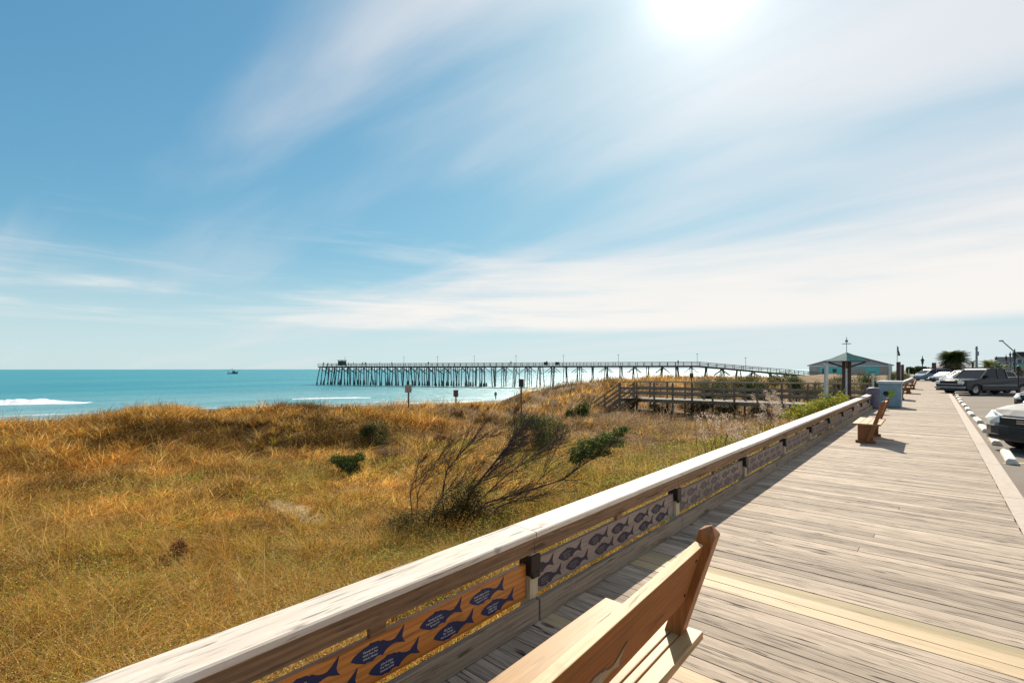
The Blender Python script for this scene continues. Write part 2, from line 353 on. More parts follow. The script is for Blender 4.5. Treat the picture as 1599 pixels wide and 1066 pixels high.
c = mixc(fm, c, (.75, .78, .78))
out(principled(c, .32, 0, .5, bump(mth('ADD', mid, mth('MULTIPLY', big, 2.)), .9, .9), IOR=1.33)); M['sea'] = m
mb = MB(); mb.add([(-9000, -9000, SEA), (-60, -9000, SEA), (-60, 9000, SEA), (-9000, 9000, SEA)], [(0, 1, 2, 3)])
mb.build('sea', M['sea'], kind='structure')
def breaker(a, b, h, w_, label):                # a rolling white crest
    a = Vector(a); b = Vector(b); n = 90; d = (b-a).normalized(); s = Vector((-d.y, d.x, 0)); vs = []; fs = []
    for i in range(n+1):
        t = i/n; e = min(1, 5*t, 5*(1-t)); hh = h*e*(.7+.35*float(vnoise(i*.9, 3, 4.1, 5))+random.uniform(-.08, .08)); p = a.lerp(b, t)+s*1.2*(float(vnoise(i, 7, 8., 9))-.5)
        for k, (o, z) in enumerate(((-w_, 0), (-w_*.45, .5), (-.1*w_, 1.), (.25*w_, .85), (.5*w_, .25), (w_, 0))):
            r = .12*hh*random.uniform(-1, 1) if 0 < k < 5 else 0
            vs.append(p+s*(o+random.uniform(-.1, .1)*w_)+Vector((0, 0, SEA+z*hh+r-p.z)))
    for i in range(n):
        for k in range(5): fs.append((i*6+k, i*6+k+1, i*6+6+k+1, i*6+6+k))
    mb = MB(); mb.add(vs, fs); o = mb.build('breaking_wave', M['foam'], smooth=True); tag(o, label, 'wave'); o['kind'] = 'stuff'; return o
M['foam'] = plain('wave_foam', (.82, .84, .84), .8, var=.08, sc=2.)
breaker((-136, -14, SEA), (-121, 15.5, SEA), .95, 2.2, 'long white breaking wave at the left of the sea')

breaker((-103, 46, SEA), (-95, 60, SEA), .16, .8, 'thin broken surf line left of the square sign on the dune crest')
# ------------------------------------------------------------------ boardwalk deck, kerb, asphalt
RAILX = -2.0; EDGE = .69
pw = .1397; y = -1.9; k = 0; dk = MB()
while y < 84:
    mi = 0
    if 3.80 < y < 4.06: mi = 1
    elif 4.06 <= y < 4.2: mi = 2
    elif 2.50 < y < 2.62: mi = 1
    if random.random() < .0 : mi = 1
    dz_ = random.uniform(-.0015, .0015); x1 = EDGE-.012+random.uniform(-.006, .006)
    if y < 30:
        if random.random() < .9 or mi:
            dk.box(-2.043, x1, y+.004, y+pw-.004, -.04+dz_, dz_, mi, jit=.0012)
        else:
            s = random.uniform(-1.2, 0); dk.box(-2.043, s-.002, y+.004, y+pw-.004, -.04+dz_, dz_, mi, jit=.0012)
            dk.box(s+.002, x1, y+.004, y+pw-.004, -.04, 0, mi, jit=.0012)
    else: dk.box(-2.043, x1, y+.004, y+pw-.004, -.04+dz_, dz_, mi)
    if y < 13:
        for xn in (-1.72, -1.11, -.50, .11, .60):
            for q in (.03, .11):
                cx_, cy_ = xn+random.uniform(-.012, .012), y+q+random.uniform(-.006, .006); dk.add([(cx_+.003*math.cos(a_), cy_+.003*math.sin(a_), .0032) for a_ in (0, 1.05, 2.1, 3.14, 4.2, 5.25)], [(0, 1, 2, 3, 4, 5)], 3)
    y += pw
dk.build('boardwalk', [M['deck'], M['deck_new'], M['deck_olive'], plain('nail_head', (.5, .47, .42), .6, .0)], kind='structure')
jo = MB()
for x in (-2.2, -1.3, -.4, .5): jo.box(x-.03, x+.03, -1.9, 84, -.28, -.045)
jo.build('boardwalk_joists', M['postdark'], kind='structure')
kb = MB(); y = -3
while y < 100: kb.box(EDGE, .89, y+.003, y+3.045, -.30, -.008); y += 3.05
kb.build('kerb', M['concrete'], kind='structure', bevel=.008)
m = newmat('asphalt'); ps = nd('ShaderNodeNewGeometry').outputs['Position']
n1 = noise(ps, .35, 6, .65); n2 = noise(ps, 60., 4, .8); n3 = noise(mapp(ps, (0, 0, R(-45)), (.3, 1, 1)), .9, 5, .6)
c = mixc(ramp(n1, (.35, .65, 0, 1)), (.175, .145, .118), (.215, .178, .147)); c = mixc(ramp(n3, (.5, .75, 0, .6)), c, (.12, .095, .078)); c = mixc(ramp(n2, (.35, .75, 0, .35)), c, (.30, .26, .22))
out(principled(c, .9, 0, .25, bump(n2, .35, .004))); M['asphalt'] = m
mb = MB(); mb.add([(.89, -60, -.12), (26, -60, -.12), (26, 84, -.12), (.89, 84, -.12)], [(0, 1, 2, 3)])
mb.add([(-7, 84, -.12), (26, 84, -.12), (26, 420, -.12), (-7, 420, -.12)], [(0, 1, 2, 3)])
mb.build('parking_lot', M['asphalt'], kind='structure')
M['line'] = plain('worn_yellow_line', (.50, .40, .22), .8, var=.25, sc=9.)
mb = MB(); hx, hy = -.69, -.724
for i in range(-1, 20):
    y0 = 9.15+4.05*i; a = Vector((1.0, y0, -.116)); s_ = Vector((.724*.05, -.69*.05, 0)); b = a-Vector((hx, hy, 0))*5.2
    mb.add([a-s_, a+s_, b+s_, b-s_], [(0, 1, 2, 3)])
mb.build('parking_lines', M['line'], kind='structure')
ws0 = None
for i in range(13):
    if ws0 is None:
        b = MB(); b.prism([(-.085, 0), (-.085, .06), (-.05, .11), (.05, .11), (.085, .06), (.085, 0)], lambda a, z: (a, -.8, z), lambda a, z: (a, .8, z))
        ws0 = o = b.build('wheel_stop', plain('whitewashed_concrete', (.72, .66, .56), .8, var=.2, sc=7.), bevel=.012)
    else: o = ws0.copy(); COL.objects.link(o)
    yy = 13.95+3.07*i; o.location = (1.10+random.uniform(-.03, .03), yy, -.118); o.rotation_euler = (0, 0, R(random.uniform(-1.5, 1.5)))
    nm = ['nearest', 'second', 'third', 'fourth', 'fifth', 'sixth', 'seventh', 'eighth', 'ninth', 'tenth', 'eleventh', 'twelfth', 'farthest'][i]
    tag(o, 'white concrete wheel stop beside the kerb, %s to the camera along the row' % nm if i else 'worn white wheel stop right under the nose of the silver car', 'wheel stop', 'wheel stops along the kerb')

# ------------------------------------------------------------------ low railing
FISH = [(-.5, 0), (-.46, .07), (-.38, .13), (-.28, .175), (-.19, .195), (-.155, .235), (-.07, .21), (-.01, .205), (.03, .165), (.08, .165), (.16, .09), (.25, .055), (.31, .06), (.38, .13),
        (.50, .30), (.475, .14), (.455, .04), (.475, -.06), (.52, -.15), (.42, -.10), (.33, -.045), (.25, -.05), (.17, -.085), (.12, -.13), (.07, -.2), (.02, -.16), (-.05, -.165), (-.12, -.215), (-.2, -.19), (-.25, -.2), (-.33, -.15), (-.42, -.08)]
FISH = [(y, z*.66) for y, z in FISH]
TXT = [['Frank & Mildred Fisher', 'Remember the Good', 'August 13, 2007'], ['Lorraine Howard', 'Wally Tobias', 'Est May 1947'], ['George & Debby', 'Together for 40 Years', 'Spring 2011'],
       ['Ella Harris', 'Pier Therapy', 'We love the beach'], ['Hannah & Lee', 'Wish Pete Fair', 'Winds Always'], ['John & Katie', 'Our First Trip', 'Summer 2004'], ['The Thompsons', 'Sand and Surf', 'July 4, 2006']]
def text_geo(lines, size):
    vs, fs = [], []
    for i, l in enumerate(lines):
        cu = bpy.data.curves.new('t', 'FONT'); cu.body = l; cu.size = size; cu.space_character = .95; cu.align_x = 'CENTER'; cu.resolution_u = 1; cu.offset = size*.012
        o = bpy.data.objects.new('t', cu); me = o.to_mesh(); b = len(vs)
        vs += [(v.co.x, v.co.y-i*size*1.12+size*.75) for v in me.vertices]; fs += [tuple(b+j for j in p.vertices) for p in me.polygons]
        o.to_mesh_clear(); bpy.data.objects.remove(o); bpy.data.curves.remove(cu)
    return vs, fs
TG = [text_geo(t, .0150) for t in TXT]
def fish_mesh(L, ti, mats, thick=.003, text=True):
    b = MB(); b.prism([(y*L, z*L) for y, z in FISH], lambda y, z: (thick, y, z), lambda y, z: (-.002, y, z))
    if text:
        vs, fs = TG[ti % len(TG)]; b.add([(thick+.0012, x-.04*L/.3*1.2, z) for x, z in vs], fs, 1)
    o = b.build('fish_plaque', mats); me = o.data; COL.objects.unlink(o); bpy.data.objects.remove(o); return me
rail = empty('boardwalk_railing', (RAILX, 0, 0))
tag(rail, 'long low weathered wooden railing with fish plaques along the sea side of the boardwalk', 'railing')
def railpart(mb, name, mats, **k): return mb.build(name, mats, rail, **k)
Y0, BAY, NB = 2.55, 2.44, 11
FM = {}
for k in range(-1, NB-1):
    ya, yb = Y0+BAY*k, Y0+BAY*(k+1)
    yaa = -1.8 if k == -1 else ya
    if k % 2 == 0 or k == -1:
        ye = min(yb+BAY, Y0+BAY*(NB-1)) if k >= 0 else yb; nseg = 10
        b = MB(); y0_, y1_ = yaa+.003+(.8 if k > 0 else 0)*0, ye-.003
        vs = []
        for i in range(nseg+1):
            yy = y0_+(y1_-y0_)*i/nseg; w1 = .006*(float(vnoise(yy, 1, .7, 4+k))-.5); w2 = .006*(float(vnoise(yy, 4, .6, 8+k))-.5); zz = .006*(float(vnoise(yy, 9, 2., 3))-.5)
            vs += [(-.245+w1, yy, .557+zz), (-.03+w2, yy, .557+zz), (-.024+w2, yy, .563+zz), (-.024+w2, yy, .592+zz), (-.031+w2, yy, .6+zz), (-.238+w1, yy, .602+zz), (-.246+w1, yy, .594+zz)]
        fs = [(i*7+j, i*7+(j+1) % 7, (i+1)*7+(j+1) % 7, (i+1)*7+j) for i in range(nseg) for j in range(7)]+[tuple(range(7)), tuple(nseg*7+j for j in range(7))]
        b.add(vs, fs); railpart(b, 'cap_board', M['cap'])
    railpart(MB().box(-.078, -.04, yaa+.002, yb-.002, .452, .556, jit=.002), 'fascia_board', M['fascia'], bevel=.004)
    railpart(MB().box(-.042, 0, yaa+.002+random.uniform(0, .02), yb-.002, .003, .150, jit=.002), 'kick_board', M['kick'], bevel=.005)
    o = railpart(MB().box(-.11, -.078, (ya+yb)/2-.02, (ya+yb)/2+.07, .36, .52), 'cleat', M['fascia'])
    pb = railpart(MB().box(-.105, -.075, yaa+.05, yb-.05, .152, .384), 'plaque_board', M['plaque'] if k == -1 else M['plaque_grey'], bevel=.002)
    if k == -1: pb['label'] = 'fresh orange plaque board with navy fish'
    if k < 7:
        for q in range(6):
            for r_, (dy, z) in enumerate(((0, .312), (.095, .212))):
                key = (min(k, 1), (q*2+r_) % 7, k < 2)
                if key not in FM:
                    FM[key] = fish_mesh(.305, key[1], [M['navy'], M['text']] if k == -1 else [M['navy_worn'] if k == 0 else M['engrave'], M['text_dim']], text=key[2])
                o = bpy.data.objects.new('fish_plaque', FM[key]); COL.objects.link(o); o.parent = pb
                o.location = (-.0755, yb-.425-.385*q+dy+(.02 if q % 2 else 0)-(.0 if k == -1 else -.0), z)
    pst = railpart(MB().box(-.13, -.045, yb-.045, yb+.045, -.5, .45), 'post', M['post'], bevel=.006)
    b = MB().box(-.135, -.026, yb-.052, yb+.052, .305, .44); b.box(-.045, -.02, yb-.04, yb+.04, .29, .33)
    lf = b.build('deck_light', M['bronze'], pst, bevel=.006)

# ------------------------------------------------------------------ benches
def make_bench():
    t = empty('bench')
    LN = 1.78; cx = 0
    for x0, x1 in ((-.262, -.125), (-.119, .02), (.026, .140), (.146, .184), (.190, .262)):
        MB().box(x0, x1, -LN/2, LN/2+random.uniform(0, .01), .415, .452, jit=.001).build('seat_board', M['bench_seat'], t, bevel=.004)
    for s in (-1, 1):
        yc = s*(LN/2-.065)
        dirv = Vector((.318, 0, 1)).normalized(); perp = Vector((dirv.z, 0, -dirv.x)); base = Vector((.154, yc, .45))
        a = base-dirv*.42; e = base+dirv*.53
        b = MB(); vs = []
        for p, sc_ in ((a, 1), (e, 1)):
            for i, j in ((-1, -1), (1, -1), (1, 1), (-1, 1)): vs.append(p+perp*.038*i+Vector((0, .040*j, 0)))
        vs.append(e+dirv*.035)
        b.add(vs, [(0, 1, 2, 3), (0, 4, 5, 1), (1, 5, 6, 2), (2, 6, 7, 3), (3, 7, 4, 0), (4, 8, 5), (5, 8, 6), (6, 8, 7), (7, 8, 4)])
        b.build('post', M['bench_post'], t, bevel=.004)
        MB().box(-.17, .12, yc-s*.05-.02, yc-s*.05+.02, .07, .415).build('leg', M['bench_post'], t, bevel=.005)
        MB().box(-.21, .17, yc-s*.05-.045, yc-s*.05+.045, .003, .068).build('foot', M['bench_post'], t, bevel=.008)
    b = MB(); th = .038; base = Vector((.160, 0, .45))-perp*.014
    c0 = base+dirv*.18; c1 = base+dirv*.485
    vs = [c+perp*i*th/2+Vector((0, s*(LN/2-.106), 0)) for s in (-1, 1) for c in (c0, c1) for i in (-1, 1)]
    b.add(vs, [(0, 1, 3, 2), (4, 6, 7, 5), (0, 4, 5, 1), (2, 3, 7, 6), (0, 2, 6, 4), (1, 5, 7, 3)]); b.m = [0, 0, 0, 1, 0, 0]
    br = b.build('backrest', [M['bench'], M['bench_edge']], t, bevel=.003)
    for s in (-1, 1):
        for q in (.06, .24):
            b = MB(); c_ = c0+dirv*q+Vector((0, s*(LN/2-.145), 0))+perp*(th/2); b.tube([c_-perp*.004, c_+perp*.004], .008, 8); b.build('bolt', M['bronze'], br)
    b = MB(); L = .34; cen = base+dirv*.22+perp*(th/2+.0006)
    def mp(o_, sc_=1., dy=0): return lambda y, z: cen+Vector((0, y*L*sc_+dy, 0))+dirv*z*L*sc_*1.05+perp*o_
    for k_, yo in enumerate((-.03,)):
        cen = base+dirv*.26+perp*(th/2+.0006)+Vector((0, yo, 0)); Lq = 1.
        b.prism(FISH, mp(.0015, Lq), mp(-.001, Lq), 0)
        b.prism([(y*.93, z*.90) for y, z in FISH], mp(.003, Lq), mp(.001, Lq), 1)
        vs, fs = TG[4]; b.add([cen+Vector((0, x-.02, 0))*1.05*Lq+dirv*z*1.05*Lq+perp*.0042 for x, z in vs], fs, 2)
    b.build('fish_emblem', [M['engrave'], plain('routed_wood', (.34, .21, .11), .7), M['text']], br)
    return t
bench = make_bench(); bench.location = (-1.078, 1.425, 0); bench.rotation_euler = (0, 0, R(.8))
tag(bench, 'nearest varnished wooden bench with a leaning back, in front of the orange plaque', 'bench', 'benches along the boardwalk')
for (x, y, lb) in ((-1.18, 14.45, 'bench standing alone in mid boardwalk, before the blue bin'), (-1.45, 34.3, 'bench just behind the grey-blue litter bin'), (-1.4, 43.5, 'small dark bench farthest but one along the boardwalk'), (-1.4, 53.0, 'tiny farthest bench on the boardwalk')):
    b = copy_tree(bench); b.location = (x, y, 0); b.rotation_euler = (0, 0, R(.5)); b['label'] = lb

for ch in bench.children:
    if ch.name == 'backrest': ch.rotation_euler.x = .035; ch.location.z = -.026
# ------------------------------------------------------------------ bins and end of railing
t = empty('litter_bin', (-1.50, 27.5, 0)); tag(t, 'grey-blue boxed litter bin with pale lid at the end of the railing', 'bin')
b = MB().box(-.40, .40, -.42, .42, .02, 1.02); b.box(-.36, .36, -.435, -.42, .08, .95); b.build('body', M['binblue'], t, bevel=.02)
b = MB().box(-.46, .45, -.48, .48, 1.06, 1.17); b.build('lid', M['binlid'], t, bevel=.03)
MB().box(-.42, .42, -.44, .44, 1.02, 1.06).build('collar', M['binblue'], t)
b = MB(); b.lathe([(.001, 0), (.17, 0), (.17, .012), (.001, .012)], 20); o = b.build('emblem', M['limegreen'], t); o.location = (.02, -.436, .62); o.rotation_euler = (R(90), 0, 0)
b = MB(); b.lathe([(.001, 0), (.10, 0), (.10, .012), (.001, .012)], 20); o = b.build('opening', M['blackplastic'], t); o.location = (-.13, -.450, .62); o.rotation_euler = (R(90), 0, 0)
t = empty('trash_barrel', (-1.98, 25.9, 0)); tag(t, 'lavender-grey trash barrel tucked between the railing end and the blue bin', 'barrel')
b = MB(); b.lathe([(.001, 0), (.20, 0), (.22, .05), (.23, .45), (.235, .74), (.25, .76), (.25, .8), (.22, .8)], 20); b.build('body', M['lavender'], t, smooth=True)
b = MB(); b.lathe([(.25, .805), (.24, .85), (.17, .90), (.001, .92)], 20); b.build('lid', M['lavender'], t, smooth=True)
# second stretch of railing beyond the access
t = empty('boardwalk_railing', (RAILX, 0, 0)); tag(t, 'second stretch of low railing beyond the litter bin', 'railing')
for k in range(20):
    ya = 30.5+2.44*k
    MB().box(-.245, -.025, ya+.003, ya+2.437, .557, .6).build('cap_board', M['cap'], t); MB().box(-.078, -.04, ya+.002, ya+2.438, .40, .556).build('fascia_board', M['lavender'], t)  # lavender fascia and plaque boards paint in the railing's purple shadow
    MB().box(-.105, -.08, ya+.05, ya+2.39, .14, .376).build('plaque_board', M['lavender'], t); MB().box(-.042, 0, ya, ya+2.438, .003, .158).build('kick_board', M['kick'], t)
    MB().box(-.13, -.045, ya-.045, ya+.045, -.5, .45).build('post', M['post'], t)

# ------------------------------------------------------------------ beach access walkway
t = empty('beach_access_walkway', (0, 27.4, 0)); tag(t, 'weathered wooden beach access walkway with handrails and stairs over the dune', 'walkway')
XA, XE = -2.3, -14.9; zd = lambda x: -.02-.10*(x-XA)/(XE-XA)
b = MB(); x = XA
while x > XE: b.box(x-.138, x, 0, 1.75, zd(x)-.04, zd(x), jit=.002); x -= .142
b.build('deck', wood('access_deck', (.36, .30, .23), (.2, .16, .12), 1, 30., .8, .4), t)
for yy in (-.02, 1.77):
    b = MB(); b.beam((XA, yy, -.14), (XE, yy, -.24), .04, .18); b.build('stringer', M['access'], t)
xsn = [XA-.1-1.14*i for i in range(12)]
for yy in (-.07, 1.82):
    b = MB(); b.beam((XA, yy, 1.0), (XE, yy, .90), .14, .04); b.build('handrail', M['access'], t)
    for zz in (.60, .30):
        b = MB(); b.beam((XA, yy+.03, zz), (XE, yy+.03, zz-.1), .035, .12); b.build('mid_rail', M['access'], t)
    for x in xsn: MB().box(x-.045, x+.045, yy-.045, yy+.045, float(H(x, 27.4))-.4, zd(x)+.98, jit=.003).build('post', M['access_post'], t)
NS = 9; dx, dzs = .25, .165
for i in range(NS):
    MB().box(XE-dx*(i+1), XE-dx*i+.02, 0, 1.75, zd(XE)-dzs*(i+1)-.04, zd(XE)-dzs*(i+1)).build('step', M['access'], t)
xe2 = XE-dx*NS
for yy in (-.07, 1.82):
    for zz, h_ in ((.92, .05), (.58, .11), (.28, .11), (-.12, .24)):
        b = MB(); b.beam((XE, yy, zd(XE)+zz), (xe2, yy, zd(XE)-dzs*NS+zz), .05 if h_ > .1 else .14, h_); b.build('stair_rail' if zz > 0 else 'stringer', M['access'], t)
    for x in (XE-.1, XE-1.15, xe2): 
        zz = zd(XE)-dzs/dx*(XE-x); MB().box(x-.045, x+.045, yy-.045, yy+.045, zz-1.0, zz+.9).build('post', M['access_post'], t)

# ------------------------------------------------------------------ shelter umbrella, posts, signs
p = PD(1322, 20.5); t = empty('umbrella_shelter', (p.x, p.y, -.3)); tag(t, 'teal pyramid roof shelter on brown posts with a weather vane, beside the walkway', 'shelter')
for s in (-1, 1): MB().box(s*.10-.058, s*.10+.058, -.06, .06, -.6, 2.40).build('post', M['brownpost'], t)
MB().box(-.04, .04, -.03, .03, .9, 2.4).build('gap_strip', M['white'], t)  # added white strip standing for the pale gap between the two posts
zt = 2.34; b = MB(); r = .56; ap = (0, 0, zt+.38); cs = [(-r, -r, zt), (r, -r, zt), (r, r, zt), (-r, r, zt)]
b.add(cs+[ap]+[(x, y, z-.03) for x, y, z in cs], [(0, 1, 4), (1, 2, 4), (2, 3, 4), (3, 0, 4), (8, 7, 6, 5), (0, 5, 6, 1), (1, 6, 7, 2), (2, 7, 8, 3), (3, 8, 5, 0)]); o = b.build('roof', M['teal_roof'], t); o.rotation_euler = (0, 0, YAW+R(10))
b = MB()
for a in range(4):
    an = YAW+R(55+90*a); b.beam((.05*math.cos(an), .05*math.sin(an), zt-.28), (.66*math.cos(an), .66*math.sin(an), zt-.04), .05, .07)
b.build('brace', M['brownpost'], t)
b = MB(); b.tube([(0, 0, zt+.36), (0, 0, zt+1.02)], .012, 6); b.box(-.16, .16, -.008, .008, zt+.72, zt+.75); b.box(-.05, .05, -.008, .008, zt+.8, zt+.9); b.build('weather_vane', M['steel'], t)
for i, (u, D, zt_, lb) in enumerate(((1290, 17.7, 1.84, 'tall pale square post rising behind the near railing'), (1363, 31, 1.35, 'short pale post just left of the blue bin'), (1389, 43, 2.15, 'pale post directly behind the blue bin lid'), (1406, 57, 2.0, 'pale post right of the flagpole'), (1419, 75, 1.7, 'farthest pale post before the dark trees'))):
    p = PD(u, D, 0); t = empty('pale_post', p, YAW); tag(t, lb, 'post', 'pale posts along the boardwalk')
    MB().box(-.052, .052, -.052, .052, -1.2, zt_).build('shaft', M['palepost'], t, bevel=.01); MB().box(-.066, .066, -.066, .066, zt_, zt_+.04).build('cap', M['palepost'], t, bevel=.01)
def sign(u, vb, vt, D, sw, sh, lb, pm, sm):
    top = P(u, vt, D); z0 = P(u, vb, D).z; t = empty('beach_sign', (top.x, top.y, z0), YAW); tag(t, lb, 'sign', 'beach signs on the dune crest'); h = top.z-z0
    MB().box(-.04, .04, -.04, .04, -.7, h).build('post', pm, t, bevel=.006); MB().box(-sw/2, sw/2, -.065, -.042, h-sh, h+.01).build('panel', sm, t, bevel=.003)
sign(638, 630, 601, 25.8, .36, .40, 'pale square sign on a post, leftmost on the dune crest', M['postdark'], plain('sign_back', (.30, .26, .22), .6))
sign(712, 630, 609, 28.0, .28, .38, 'small brown sign post, between the two taller ones', M['postdark'], plain('brown_sign', (.12, .065, .045), .7))
sign(814, 638, 592, 23.0, .24, .38, 'tallest dark sign post, right of the beach walker', M['postdark'], plain('dark_sign', (.045, .032, .028), .7))
sign(1079.5, 603, 583, 38.0, .30, .35, 'little dark sign above the walkway handrail', M['postdark'], M['brownpost'])

# ------------------------------------------------------------------ people
def person_mesh(name, pose, cloth, scale=1.):
    me = bpy.data.meshes.new(name); vs = []; es = []; rs = []
    def ch(pts, par=None):
        for i, (p, r_) in enumerate(pts):
            vs.append(p); rs.append(r_)
            if i == 0 and par is not None: es.append((par, len(vs)-1))
            elif i: es.append((len(vs)-2, len(vs)-1))
        return len(vs)-1
    st = .18 if pose == 'walk' else .02
    ch([((0, 0, .95), .15)]); a = ch([((0, 0, 1.15), .135), ((0, 0, 1.38), .16)], 0); nk = ch([((0, 0, 1.50), .06), ((0, -.01, 1.62), .095), ((0, -.01, 1.72), .075)], a)
    for s in (-1, 1):
        ch([((s*.1, 0, .85), .095), ((s*.1, -s*st*.5-.02, .48), .065), ((s*.1, -s*st, .08), .045), ((s*.1, -s*st-.14, .03), .035)], 0)
        ch([((s*.2, 0, 1.42), .06), ((s*.26, .02+s*st*.3, 1.14), .045), ((s*.23, -.08+s*st*.6 if pose == 'walk' else -.28, .92 if pose == 'walk' else 1.12), .03), ((s*.2, -.1+s*st*.6 if pose == 'walk' else -.38, .82 if pose == 'walk' else 1.14), .028)], a)
    me.from_pydata(vs, es, []); o = bpy.data.objects.new('person', me); COL.objects.link(o)
    o.modifiers.new('skin', 'SKIN'); o.modifiers.new('sub', 'SUBSURF').levels = 1; o.modifiers['sub'].render_levels = 1
    for i, r_ in enumerate(rs): me.skin_vertices[0].data[i].radius = (r_, r_)
    me.skin_vertices[0].data[0].use_root = True; me.materials.append(cloth); return o
M['grey_cloth'] = plain('grey_cloth', (.08, .10, .11), .9); M['beige_cloth'] = plain('dim_cloth', (.05, .045, .04), .9)
walker = person_mesh('person', 'walk', M['grey_cloth']); p = P(774, 624.3, 100); walker.location = (p.x, p.y, SEA+.02); walker.rotation_euler = (0, 0, R(30))
tag(walker, 'person in dark clothes walking at the water edge, seen above the dune', 'person')

# ------------------------------------------------------------------ pier
PA = PD(503.5, 200); PB = PD(1090, 150); PC = PD(1246, 141)
DZ = 2.95
t = empty('fishing_pier', (PA.x, PA.y, SEA)); tag(t, 'long timber fishing pier on many legs running out into the sea', 'pier')
a = Vector((PA.x, PA.y, 0)); bq = Vector((PB.x, PB.y, 0)); cq = Vector((PC.x, PC.y, 0)); dp = (bq-a).normalized(); sp = Vector((-dp.y, dp.x, 0)); o0 = Vector((PA.x, PA.y, SEA))
def pz(d):                                     # deck height along the pier
    L1 = (bq-a).length
    return DZ if d < L1 else DZ-(d-L1)/((cq-bq).length)*2.7
Ltot = (cq-a).length; L1 = (bq-a).length; W2 = 2.6
def pp(d, s, z): return a+dp*d+sp*s+Vector((0, 0, z))-o0
b = MB(); nseg = [0, L1*.5, L1, Ltot+6]
for d0, d1 in zip(nseg[:-1], nseg[1:]):
    b.beam(pp(d0, 0, pz(d0)-.2), pp(d1, 0, pz(d1)-.2), W2*2, .14)
    for s in (-W2+.3, 0, W2-.3): b.beam(pp(d0, s, pz(d0)-.5), pp(d1, s, pz(d1)-.5), .3, .4)
b.build('deck', M['pier_deck'], t)
b = MB()
for s in (-W2, W2):
    d = 0
    while d < Ltot+4: b.beam(pp(d, s, pz(d)-.2), pp(d, s, pz(d)+.95), .12, .12); d += 2.4
    for zz in (.95, .55, .2):
        for d0, d1 in zip(nseg[:-1], nseg[1:]): b.beam(pp(d0, s, pz(d0)+zz), pp(d1, s, pz(d1)+zz), .12, .10)
b.build('railing', M['pier_deck'], t)
d = 1.0; i = 0
while d < Ltot:
    b = MB(); pile_r = .17; bat = random.uniform(.4, 1.1); z0 = SEA-1.5; zt_ = pz(d)-.6
    if d > 95: z0 = max(z0, float(H(*(a+dp*d).xy))-.5)
    lean = random.uniform(-.25, .25); fl = 1-sst(20, 110, d)
    for s, bb in ((-W2+.2, -bat), (-W2*.35, random.uniform(-.2, .2)), (W2*.35, random.uniform(-.2, .2)), (W2-.2, bat)):
        x_ = -1.2 if d < 9 else lean+random.uniform(-1., 1.)*.75
        do = random.uniform(-.7, .7) if d > 60 else random.uniform(-.3, .3)
        b.tube([pp(d+do*.6, s, zt_), pp(d+x_+do, s+bb, z0)], pile_r*(1 if d < 80 else .85), 6)
        if d < 75 and random.random() < .8: b.tube([pp(d+x_*.9, s+bb*.8, SEA-.5), pp(d+x_*.7, s+bb*.7, SEA+random.uniform(1., 2.2))], [.42, .2], 6)
    b.beam(pp(d, -W2-.1, zt_), pp(d, W2+.1, zt_), .3, .32)
    if d < 100: b.beam(pp(d, -W2+.2, zt_-.4), pp(d, W2-.2, zt_-2.6), .1, .22);
    if i % 2 == 0 and d > 6:
        for s in (-W2+.2, W2-.2):
            b.beam(pp(d, s, zt_-.2), pp(d+2.2, s, zt_-1.9), .1, .2); b.beam(pp(d, s, zt_-.2), pp(d-2.2, s, zt_-1.9), .1, .2)
    b.build('trestle', M['pier'], t); d += 3.55+random.uniform(-.3, .3)+(.9 if d > 70 else 0); i += 1
b = MB(); d0 = 10; c0 = pp(d0, 0, DZ)
for i_ in (-.95, .95):
    for j_ in (-1.2, 1.2): b.beam(c0+dp*i_+sp*j_, c0+dp*i_+sp*j_+Vector((0, 0, 2.3)), .16, .16)
b.beam(c0+dp*-1.0+Vector((0, 0, 1.1)), c0+dp*1.0+Vector((0, 0, 1.1)), 2.3, 1.9)
b.build('pier_shelter', M['pier'], t)
b = MB(); b.beam(c0+dp*-1.25+Vector((0, 0, 2.3)), c0+dp*1.25+Vector((0, 0, 2.3)), 2.9, .2); b.build('shelter_roof', M['pier_deck'], t)
for dd in (97, 101): 
    b = MB(); c1 = pp(dd, -1.6, DZ); b.beam(c1+dp*-.6+Vector((0, 0, .6)), c1+dp*.6+Vector((0, 0, .6)), 1.0, 1.1); b.build('fish_cleaning_station', M['pier'], t)
def upier(u, s=0):                              # distance along the pier seen at pixel column u
    lo, hi = -5., Ltot+5
    for _ in range(40):
        m_ = (lo+hi)/2; q = a+dp*m_; uu = CU+F*(q.x*RX+q.y*RY)/(q.x*FX+q.y*FY)
        if uu < u: lo = m_
        else: hi = m_
    return lo
lp0 = None
names = ['beside the shelter at the pier head', 'second out from the pier head', 'third from the pier head', 'fourth from the pier head', 'fifth from the pier head, mid pier', 'sixth from the pier head', 'seventh from the pier head', 'above the bend where the pier starts down', 'on the sloping shore end of the pier']
for k, u in enumerate((532, 625, 678, 736, 802, 877, 964, 1089, 1166)):
    dd = upier(u); q = a+dp*dd+sp*W2
    if lp0 is None:
        lp0 = lp = empty('pier_lamp'); b = MB(); b.tube([(0, 0, 0), (0, 0, 3.6)], .055, 6); b.build('pole', M['steel'], lp); b = MB(); b.box(-.35, .25, -.14, .14, 3.58, 3.72); b.build('lamp_head', M['steel'], lp)
    else: lp = copy_tree(lp0)
    lp.location = (q.x, q.y, pz(dd)-.13+(.6 if k == 7 else 0)); lp.rotation_euler = (0, 0, R(random.uniform(-40, 40)))
    if k == 7: lp.location.z -= .6
    tag(lp, 'thin pier lamp post %s' % names[k], 'lamp post', 'lamp posts on the pier')
